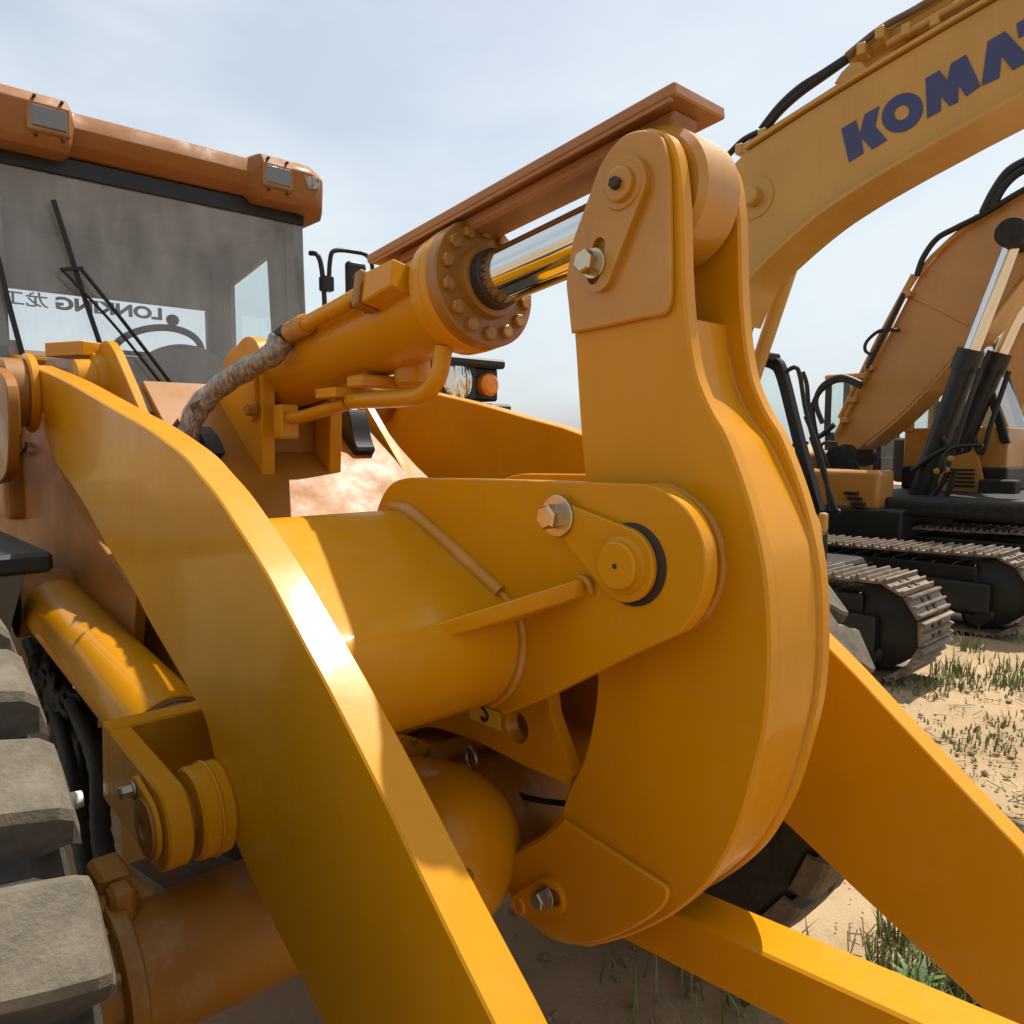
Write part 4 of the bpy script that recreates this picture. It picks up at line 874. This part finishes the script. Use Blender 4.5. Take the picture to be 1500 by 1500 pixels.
# ---- excavator A: pale yellow, large lettering on its boom
EA = empty('excavator', (-3.5, 6.55, 0), 'pale yellow excavator with big navy letters along its raised boom', 'excavator', 'excavators parked behind the loader')
undercarriage(EA, -5.5, -1.78, 5.62, 7.58, 0.56, 0.74, 0.16)
box('house', -6.3, -4.35, 5.2, 7.75, 0.92, 1.55, 'boomyel', EA, 0.06); box('counterweight', -7.0, -6.3, 5.35, 7.75, 0.92, 1.5, 'boomyel', EA, 0.2)
box('tool_box', -3.9, -3.05, 5.36, 5.95, 0.92, 1.42, 'boomyel', EA, 0.05)
_t, _b = P(1128, 528, 7.78), P(1200, 742, 7.78)
ACAB = box('cab', _b.x-1.7, _b.x-.10, 6.98, 7.80, 0.95, 1.12, 'black', EA, .03)
def gl(pts): bm = bmesh.new(); bm.faces.new([bm.verts.new(p) for p in pts]); return obj('side_window', bm, 'glass', ACAB)
gl([(_b.x-1.6, 7.78, 1.12), (_b.x-.15, 7.78, 1.12), (_t.x+.1, 7.78, _t.z), (_b.x-1.6, 7.78, _t.z)])
gl([(_b.x-1.6, 7.0, 1.12), (_b.x-.15, 7.0, 1.12), (_t.x+.1, 7.0, _t.z), (_b.x-1.6, 7.0, _t.z)])
box('roof', _b.x-1.75, _t.x+.1, 6.95, 7.84, _t.z-.03, _t.z+.07, 'black', ACAB, .03); box('rear_panel', _b.x-1.72, _b.x-1.62, 6.98, 7.8, 1.0, _t.z, 'boomyel', ACAB, .02)
box('seat', _b.x-1.4, _b.x-.95, 7.2, 7.6, 1.1, 1.75, 'interior', ACAB, .06)
plate('corner_post', T(S([(1104, 522), (1122, 518), (1140, 524), (1152, 545), (1176, 640), (1206, 748)], 4)+S([(1190, 748), (1160, 630), (1141, 556), (1130, 540), (1104, 536)], 4), 7.78), 7.72, 7.84, 'black', ACAB, bev=.01)
BAY0, BAY1 = 5.54, 5.94
ba_top = T(S([(960, 720), (975, 560), (1000, 400), (1040, 285), (1092, 223)], 5) + [(1176, 168), (1260, 117), (1380, 46), (1455, 3), (1700, -145), (1900, -262)], BAY0)
ba_bot = T([(1950, -190), (1760, -22), (1500, 134), (1410, 183), (1320, 234), (1260, 270)] + S([(1260, 270), (1200, 311), (1140, 363), (1095, 411), (1068, 470), (1050, 560), (1040, 720)], 5)[1:], BAY0)
BA = plate('boom', ba_top+ba_bot, BAY0, BAY1, 'boomyel', EA, bev=0.006, label='raised boom with navy lettering')
ba_low = T(S([(1260, 273), (1200, 314), (1140, 366), (1095, 414), (1068, 473)], 5), BAY0)
# bottom flange a little wider than the box
def flange_strip(name, path, y0, y1, th, mat, parent):
    up = list(path); lo = inset(path, th) if inset(path, th)[len(path)//2][1] < path[len(path)//2][1] else inset(path, -th)
    return plate(name, up+list(reversed(lo)), y0, y1, mat, parent, bev=0.003)
flange_strip('bottom_flange', T([(1760, -20), (1500, 136), (1410, 185), (1320, 236)] + S([(1260, 272), (1200, 313), (1140, 365), (1095, 413), (1068, 472)], 5), BAY0), BAY0-0.045, BAY1+0.045, 0.03, 'boomyel', BA)
flange_strip('top_flange', [(x, z+0.028) for x, z in T([(1092, 221), (1176, 166), (1260, 115), (1380, 44), (1455, 1), (1700, -147)], BAY0)], BAY0-0.035, BAY1+0.035, 0.026, 'boomyel', BA)
q_ = P(1106, 290, BAY0)
lathe('boom_pin', q_+Vector((0, 0.01, 0)), (0, -1, 0), [(0, 0.16), (0.02, 0.155), (0.022, 0.07), (0.10, 0.066), (0.11, 0.05), (0.11, 0)], 'boomyel', BA, 40)
# letters as cut film, traced glyph by glyph
LT = {'K': [(118, 925), (228, 860), (258, 960), (295, 815), (405, 752), (375, 905), (465, 1010), (350, 1082), (268, 990), (285, 1110), (175, 1178)],
      'M': [(755, 545), (860, 482), (920, 558), (948, 432), (1062, 362), (1172, 600), (1062, 680), (1005, 592), (1000, 725), (935, 752), (872, 680), (872, 788), (768, 845)],
      'A': [(1180, 598), (1225, 265), (1358, 185), (1560, 400), (1415, 482), (1330, 372), (1316, 538)],
      'T': [(1443, 130), (1730, -40), (1745, 70), (1650, 128), (1690, 300), (1590, 360), (1555, 185), (1460, 240)],
      'S': [(1780, -60), (1960, -165), (1975, -75), (1870, -15), (1975, 0), (1985, 90), (1800, 225), (1785, 130), (1890, 65), (1790, 50)],
      'U': [(2010, -195), (2100, -250), (2130, -40), (2190, -75), (2165, -290), (2255, -340), (2290, -60), (2210, 25), (2080, 90), (2030, 20)]}
def zpx(pts): return [(1210+x*290/1500, 10+y*290/1500) for x, y in pts]
def glyph(pts, hole=None):
    y_ = BAY0
    plate('letter', T(zpx(pts), y_), y_-0.006, y_-0.003, 'letter', BA, bev=0, holes=[T(zpx(hole), y_)] if hole else ())
    c = Vector((sum(p[0] for p in pts)/len(pts), sum(p[1] for p in pts)/len(pts)))
for k, pts in LT.items(): glyph(pts)
def ell(cx, cy, a, b, rot, n=36): return [(cx+a*cos(2*pi*i/n)*cos(rot)-b*sin(2*pi*i/n)*sin(rot), cy+a*cos(2*pi*i/n)*sin(rot)+b*sin(2*pi*i/n)*cos(rot)) for i in range(n)]
glyph(ell(580, 803, 172, 132, -0.72), ell(575, 803, 62, 52, -0.8))
# pipes, cylinder and hoses on top of the boom
def PA(u, v, y=5.67): return P(u, v, y)
ACY = rod('arm_cylinder', PA(1250, 92, 5.76), PA(1500, -62, 5.76), 0.095, 'boomyel', BA, 32)
sweep('boom_pipe', [PA(1092, 214), PA(1180, 158), PA(1300, 82), PA(1420, 10), PA(1520, -50)], 0.022, 'boomora', BA, 8, 4)
sweep('boom_pipe', [PA(1240, 82, 5.63), PA(1290, 42, 5.63), PA(1340, 14, 5.63), PA(1400, -22, 5.63)], 0.025, 'bracket', BA, 8, 4)
sweep('boom_pipe', [PA(1300, 66, 5.60), PA(1370, 26, 5.60), PA(1440, -14, 5.60)], 0.03, 'boomora', BA, 8, 3)
for u, v in ((1292, 48), (1330, 44), (1372, 30), (1265, 72), (1120, 196), (1086, 218)):
    c_ = PA(u, v, 5.61); box('pipe_clamp', c_.x-.03, c_.x+.03, 5.56, 5.68, c_.z-.05, c_.z+.03, 'boomyel', BA, 0.008)
plate('hose_bracket', T([(1222, 122), (1232, 106), (1246, 92), (1262, 90), (1272, 104), (1272, 116)], 5.58), 5.58, 5.61, 'boomyel', BA, bev=0.004)
for dv in (0, 8): sweep('boom_hose', [PA(1115, 190+dv), PA(1140, 158+dv), PA(1170, 130+dv), PA(1205, 108+dv*.6), PA(1242, 84+dv*.3)], 0.03, 'rubber', BA, 10, 5)
sweep('boom_hose', [PA(1068, 226), PA(1088, 206), PA(1110, 194)], 0.025, 'rubber', BA, 8, 5)
rod('boom_cylinder', P(1160, 385, 6.1), P(1048, 720, 6.1), 0.062, 'boomyel', EA, 24)
for pts in ([(1150, 545), (1165, 538), (1172, 552), (1180, 600), (1196, 660)], [(1188, 640), (1205, 690), (1222, 740), (1230, 750)], [(1180, 610), (1196, 650), (1210, 700), (1216, 748)]):
    sweep('cab_hose', [P(u, v, 6.9) for u, v in pts], 0.022, 'rubber', EA, 8, 6)
box('work_lamp', P(1212, 785, 5.36).x-.05, P(1212, 785, 5.36).x+.01, 5.30, 5.36, 1.02, 1.16, 'boomyel', EA, .02)

# ---- excavator B: orange, black boom cylinders
EB = empty('excavator', (-4.2, 10.2, 0), 'orange excavator with black boom cylinders and chrome rods behind the lettered one', 'excavator', 'excavators parked behind the loader')
undercarriage(EB, -6.0, -1.45, 9.1, 11.3, 0.60, 0.80)
box('house', -6.8, -4.7, 8.75, 11.65, 1.02, 1.55, 'bodyora', EB, 0.06); box('counterweight', -7.6, -6.8, 8.75, 11.65, 1.02, 1.55, 'bodyora', EB, 0.2)
box('lower_skirt', -6.7, -1.95, 8.74, 11.66, 0.86, 1.06, 'greasy', EB, 0.06)
a_, b_ = P(1200, 744, 8.55), P(1285, 690, 8.55)
box('tool_box', a_.x-.3, b_.x+.02, 8.55, 9.0, a_.z, b_.z, 'bodyora', EB, 0.05)
a_, b_ = P(1215, 800, 8.5), P(1300, 746, 8.5)
box('black_base', a_.x-.5, b_.x+.15, 8.5, 9.4, a_.z+.0, b_.z, 'black', EB, 0.04)
BBY0, BBY1 = 9.95, 10.45
bb = T([(1222, 642), (1236, 612), (1290, 512), (1348, 401)] + S([(1348, 401), (1390, 355), (1433, 318), (1500, 276), (1600, 226), (1720, 190)], 4)[1:] + [(1740, 260)] + S([(1640, 300), (1560, 350), (1500, 405), (1450, 470), (1407, 512), (1360, 566), (1313, 613), (1270, 648), (1250, 664)], 4) + [(1236, 668)], BBY0)
BB = plate('boom', bb, BBY0, BBY1, 'boomora', EB, bev=0.012)
flange_strip('bottom_flange', T(S([(1560, 352), (1500, 407), (1450, 472), (1407, 514), (1360, 568), (1313, 615), (1270, 650)], 4), BBY0), BBY0-0.04, BBY1+0.04, 0.03, 'boomora', BB)
sweep('groove_line_bead', [P(1338, 436, BBY0-.003), P(1380, 456, BBY0-.003), P(1418, 476, BBY0-.003)], 0.018, 'boomora', BB, 6, 3)  # raised bead standing in for the shadow line along a groove
q_ = P(1236, 668, 9.85); lathe('foot_bracket', q_, (0, 1, 0), [(0, 0.12), (.03, .15), (.67, .15), (.7, .12)], 'greasy', EB, 32)
plate('foot_lug', T(S([(1206, 690), (1210, 664), (1222, 655), (1244, 660), (1258, 690)], 3)+[(1262, 700), (1206, 700)], 9.8), 9.8, 9.86, 'greasy', EB)
for k, (lo, mid, hi, yy, r) in enumerate((((1338, 752), (1420, 520), (1488, 345), 9.55, 0.12), ((1388, 700), (1462, 524), (1530, 372), 10.75, 0.12))):
    c_ = rod('boom_cylinder', P(*lo, yy), P(*mid, yy), r, 'black', EB, 32); m0 = P(*mid, yy); d_ = (P(*hi, yy)-m0)
    rod('gland', m0-d_.normalized()*.18, m0+d_.normalized()*.06, r*1.18, 'black', c_, 32)
    rod('cylinder_rod', m0, P(*hi, yy), 0.085, 'chrome', c_, 28)
    rod('rod_end', P(*hi, yy)-Vector((0, .2, 0)), P(*hi, yy)+Vector((0, .2, 0)), 0.15, 'greasy', c_, 28)
    sweep('cylinder_hose', [P(mid[0]+16, mid[1]+20, yy-.1), P(mid[0]-8, mid[1]+90, yy-.15), P(mid[0]-24, mid[1]+140, yy-.15), P(lo[0]+38, lo[1]-60, yy-.15)], 0.03, 'rubber', c_, 8, 5)
EBC = excab(EB, P(1392, 600, 10.75).x-.55, P(1494, 640, 10.75).x-.1, 10.72, 11.66, 1.06, 2.95, 0.40, 'bodyora', 'bodyora')
a_, b_ = P(1440, 742, 10.7), P(1496, 712, 10.7)
box('step_box', a_.x, b_.x, 10.45, 10.70, 1.0, 1.22, 'greasy', EB, 0.03)
plate('front_panel', T([(1370, 722), (1382, 672), (1430, 660), (1442, 712), (1442, 722)], 10.6), 10.6, 10.66, 'bodyora', EB)
for pts, r in (([(1205, 620), (1195, 590), (1205, 565), (1232, 552), (1262, 562)], .035), ([(1262, 566), (1230, 556), (1200, 575), (1188, 610), (1196, 640), (1222, 622)], .035), ([(1188, 590), (1196, 640), (1212, 680), (1240, 745)], .035), ([(1176, 545), (1182, 565), (1186, 610), (1200, 660)], .03)):
    sweep('foot_hose', [P(u, v, 9.7) for u, v in pts], r, 'rubber', EB, 8, 6)
for pts, r in (([(1343, 404), (1352, 378), (1372, 350), (1400, 334), (1440, 314), (1500, 278), (1560, 250)], .036), ([(1440, 312), (1456, 280), (1478, 250), (1510, 232)], .05), ([(1452, 306), (1468, 276), (1490, 254), (1520, 240)], .05), ([(1324, 430), (1310, 460), (1290, 500), (1270, 540)], .028), ([(1318, 484), (1290, 484), (1270, 500), (1268, 514), (1282, 520)], .022)):
    sweep('boom_hose', [P(u, v, 9.85) for u, v in pts], r, 'rubber', BB, 8, 6)
for pts in ([(1224, 638), (1290, 506), (1345, 400), (1432, 316)], [(1230, 612), (1285, 500), (1338, 402)]):
    sweep('boom_pipe', [P(u, v, 9.9) for u, v in pts], 0.03, 'boomora', BB, 8, 4)
for u, v in ((1328, 430), (1262, 550), (1272, 538), (1248, 585), (1236, 615)):
    c_ = P(u, v, 9.86); box('pipe_clamp', c_.x-.05, c_.x+.05, 9.84, 9.97, c_.z-.04, c_.z+.03, 'boomora', BB, 0.008)
for k in range(3):
    c_ = P(1243+k*5, 722+k*8, 8.5); box('vent_slot', c_.x-.05, c_.x+.10, 8.48, 8.54, c_.z-.02, c_.z+.015, 'black', EB, .004)
for pts in ([(1390, 690), (1372, 720), (1350, 740)], [(1400, 690), (1384, 730), (1356, 745)], [(1336, 690), (1360, 672), (1392, 655), (1410, 658)], [(1380, 640), (1392, 665), (1386, 690)]):
    sweep('swing_hose', [P(u, v, 9.4) for u, v in pts], 0.03, 'rubber', EB, 8, 6)
for u, v in ((1372, 690), (1386, 688), (1392, 672)):
    c_ = P(u, v, 9.35); lathe('hose_fitting', c_, (0.3, -1, 0), [(0, .035), (.05, .035), (.06, .02)], 'rustbolt', EB, 12)

for x_ in (0, .35, .7):
    sweep('handrail', [(a_.x-1.9+x_, 8.8, 1.2), (a_.x-1.9+x_, 8.8, 1.62), (a_.x-1.7+x_, 8.8, 1.66)], 0.02, 'black', EB, 8, 4)
sweep('handrail', [P(1384, 690, 9.0), P(1384, 668, 9.0), P(1400, 655, 9.0), P(1440, 652, 9.0)], 0.02, 'black', EB, 8, 4)
for k in range(5):
    c_ = P(1420, 690-k*0, 10.55); box('grille_slat', c_.x-.25, c_.x+.05, 10.56, 10.60, 1.12+k*.05, 1.14+k*.05, 'black', EB, .003)

# ---- excavator C: its cab shows left of the orange boom
EC = empty('excavator', (-6.6, 15.2, 0), 'far excavator whose dark cab with orange roof shows left of the orange boom', 'excavator', 'excavators parked behind the loader')
undercarriage(EC, -8.6, -4.2, 13.9, 16.1, 0.60, 0.85)
box('house', -9.2, -7.0, 13.6, 16.4, 1.0, 1.5, 'bodyora', EC, 0.08)
a_, b_ = P(1206, 640, 15.4), P(1268, 552, 15.4)
excab(EC, a_.x, b_.x+.35, 15.4, 16.35, 1.1, b_.z, 0.2, 'black', 'bodyora')
# ---- excavator D: boom at the right edge
ED = empty('excavator', (-4.4, 13.9, 0), 'orange excavator at the right edge, only its boom and far track showing', 'excavator', 'excavators parked behind the loader')
undercarriage(ED, -2.6, 1.6, 14.9, 17.1, 0.60, 0.85)
bd = T([(1432, 622), (1448, 560), (1470, 512), (1500, 470), (1600, 380), (1800, 300), (1820, 360), (1640, 460), (1560, 540), (1500, 590), (1470, 640)], 14.0)
BD = plate('boom', bd, 14.0, 14.5, 'boomora', ED, bev=.01)
sweep('boom_pipe', [P(u, v, 13.95) for u, v in ((1440, 600), (1460, 530), (1480, 492), (1505, 455))], 0.04, 'boomora', BD, 8, 4)
box('house', -5.2, -2.2, 13.6, 16.5, 1.0, 1.75, 'greasy', ED, .08)

# ================================================================== PLANTS AND DEBRIS
def blades(bm, c, n, h, spread, w):
    for _ in range(n):
        a = random.uniform(0, 2*pi); r = spread*sqrt(random.random()); b = Vector((c[0]+r*cos(a), c[1]+r*sin(a), -0.02)); hh = h*random.uniform(.45, 1.1)
        ld = Vector((random.uniform(-1, 1), random.uniform(-1, 1), 0))*hh*0.55; s = Vector((-ld.y, ld.x, 0)); s = (s.normalized() if s.length > 1e-5 else Vector((1, 0, 0)))*w*random.uniform(.6, 1.2)
        m_ = b+ld*.35+Vector((0, 0, hh*.65)); t = b+ld+Vector((0, 0, hh))
        v = [bm.verts.new(p) for p in (b-s, b+s, m_+s*.7, m_-s*.7, t)]; bm.faces.new((v[0], v[1], v[2], v[3])); bm.faces.new((v[3], v[2], v[4]))
bm = bmesh.new()
for u, v, n, h, sp in ((1490, 1000, 130, .11, .2), (1478, 1012, 40, .07, .2), (1440, 968, 24, .08, .25), (1425, 1000, 60, .08, .2), (1395, 985, 70, .14, .15), (1345, 1012, 70, .10, .2), (1375, 1000, 60, .10, .15), (1500, 1060, 60, .06, .2), (1470, 1080, 60, .06, .2), (1390, 1075, 50, .05, .25), (1550, 1000, 160, .14, .4), (1440, 1085, 60, .05, .2), (1420, 950, 40, .16, .1), (1494, 930, 60, .12, .4)):
    blades(bm, PG(u, v), n, h, sp, 0.006)
for _ in range(28):
    u, v = random.uniform(1330, 1560), random.uniform(1010, 1230); blades(bm, PG(u, v), random.randint(3, 9), .03, .06, 0.004)
for u, v, n, h, sp in ((1375, 1440, 110, .13, .16), (1330, 1420, 80, .13, .12), (1310, 1370, 40, .16, .06), (1440, 1480, 140, .12, .16), (1410, 1500, 120, .14, .2), (1480, 1500, 100, .12, .2), (1000, 1450, 30, .2, .25), (1120, 1450, 60, .16, .25)):
    blades(bm, PG(u, v), n, h, sp, 0.005)
g_ = obj('grass', bm, 'grass', ang=180); g_['kind'] = 'stuff'; g_['label'] = 'short grass and weeds growing in the sandy yard'; g_['category'] = 'grass'
def weed(loc, n, h, label):
    root = empty('weed_plant', (loc.x, loc.y, 0), label, 'weed', 'leafy weeds by the lift arms')
    for k in range(n):
        a = 2*pi*k/n+random.uniform(-.4, .4); lean = random.uniform(.35, .9); L = h*random.uniform(.7, 1.2); d = Vector((cos(a)*lean, sin(a)*lean, 1)).normalized()
        base = Vector((loc.x, loc.y, 0)); mid = base+d*L*.6; tip = base+d*L+Vector((cos(a), sin(a), -.6))*L*.25; s = Vector((-sin(a), cos(a), 0))*L*.16
        bm = bmesh.new(); v = [bm.verts.new(p) for p in (base-s*.15, base+s*.15, mid+s-Vector((0, 0, .004)), mid, mid-s-Vector((0, 0, .004)), tip)]
        bm.faces.new((v[0], v[1], v[2], v[3])); bm.faces.new((v[0], v[3], v[4])); bm.faces.new((v[3], v[2], v[5])); bm.faces.new((v[3], v[5], v[4])); obj('leaf', bm, 'leaf', root, 60)
weed(PG(1345, 1455), 9, .11, 'broad leafed green weed between bucket rod and far lift arm')
weed(PG(1090, 1475), 7, .10, 'small leafy weed in shade under the bucket rod')
weed(PG(1455, 1490), 8, .10, 'leafy weed at the lower right beside the far lift arm')
bm = bmesh.new()
for _ in range(650):
    if random.random() < .75: p = PG(random.uniform(1290, 1560), random.uniform(985, 1260))
    else: p = PG(random.uniform(640, 1460), random.uniform(1280, 1500))
    r = 0.004+0.016*random.random()**4; m_ = bmesh.ops.create_icosphere(bm, subdivisions=1, radius=r)
    for v in m_['verts']: v.co = Vector((v.co.x*random.uniform(.7, 1.4), v.co.y*random.uniform(.7, 1.4), v.co.z*random.uniform(.5, 1)))+Vector((p.x, p.y, -0.005))
c_ = obj('soil_clods', bm, 'clod', ang=20); c_['kind'] = 'stuff'; c_['label'] = 'small clods and pebbles scattered over the sandy ground'; c_['category'] = 'pebbles'
bm = bmesh.new()
for _ in range(380):
    p = PG(random.uniform(1300, 1560), random.uniform(1000, 1250)) if random.random() < .7 else PG(random.uniform(1240, 1460), random.uniform(1350, 1500))
    a = random.uniform(0, pi); L = random.uniform(.01, .06); d = Vector((cos(a), sin(a), random.uniform(-.05, .25)))*L; s = Vector((-sin(a), cos(a), 0))*.0022; u_ = Vector((0, 0, .003)); p.z = .002
    v = [bm.verts.new(q) for q in (p-d-s, p-d+s, p+d+s, p+d-s, p-d+u_, p+d+u_)]; bm.faces.new((v[0], v[3], v[5], v[4])); bm.faces.new((v[1], v[2], v[5], v[4]))
t_ = obj('dry_twigs', bm, 'twig', ang=20); t_['kind'] = 'stuff'; t_['label'] = 'dry twigs and straw littering the sand'; t_['category'] = 'twigs'
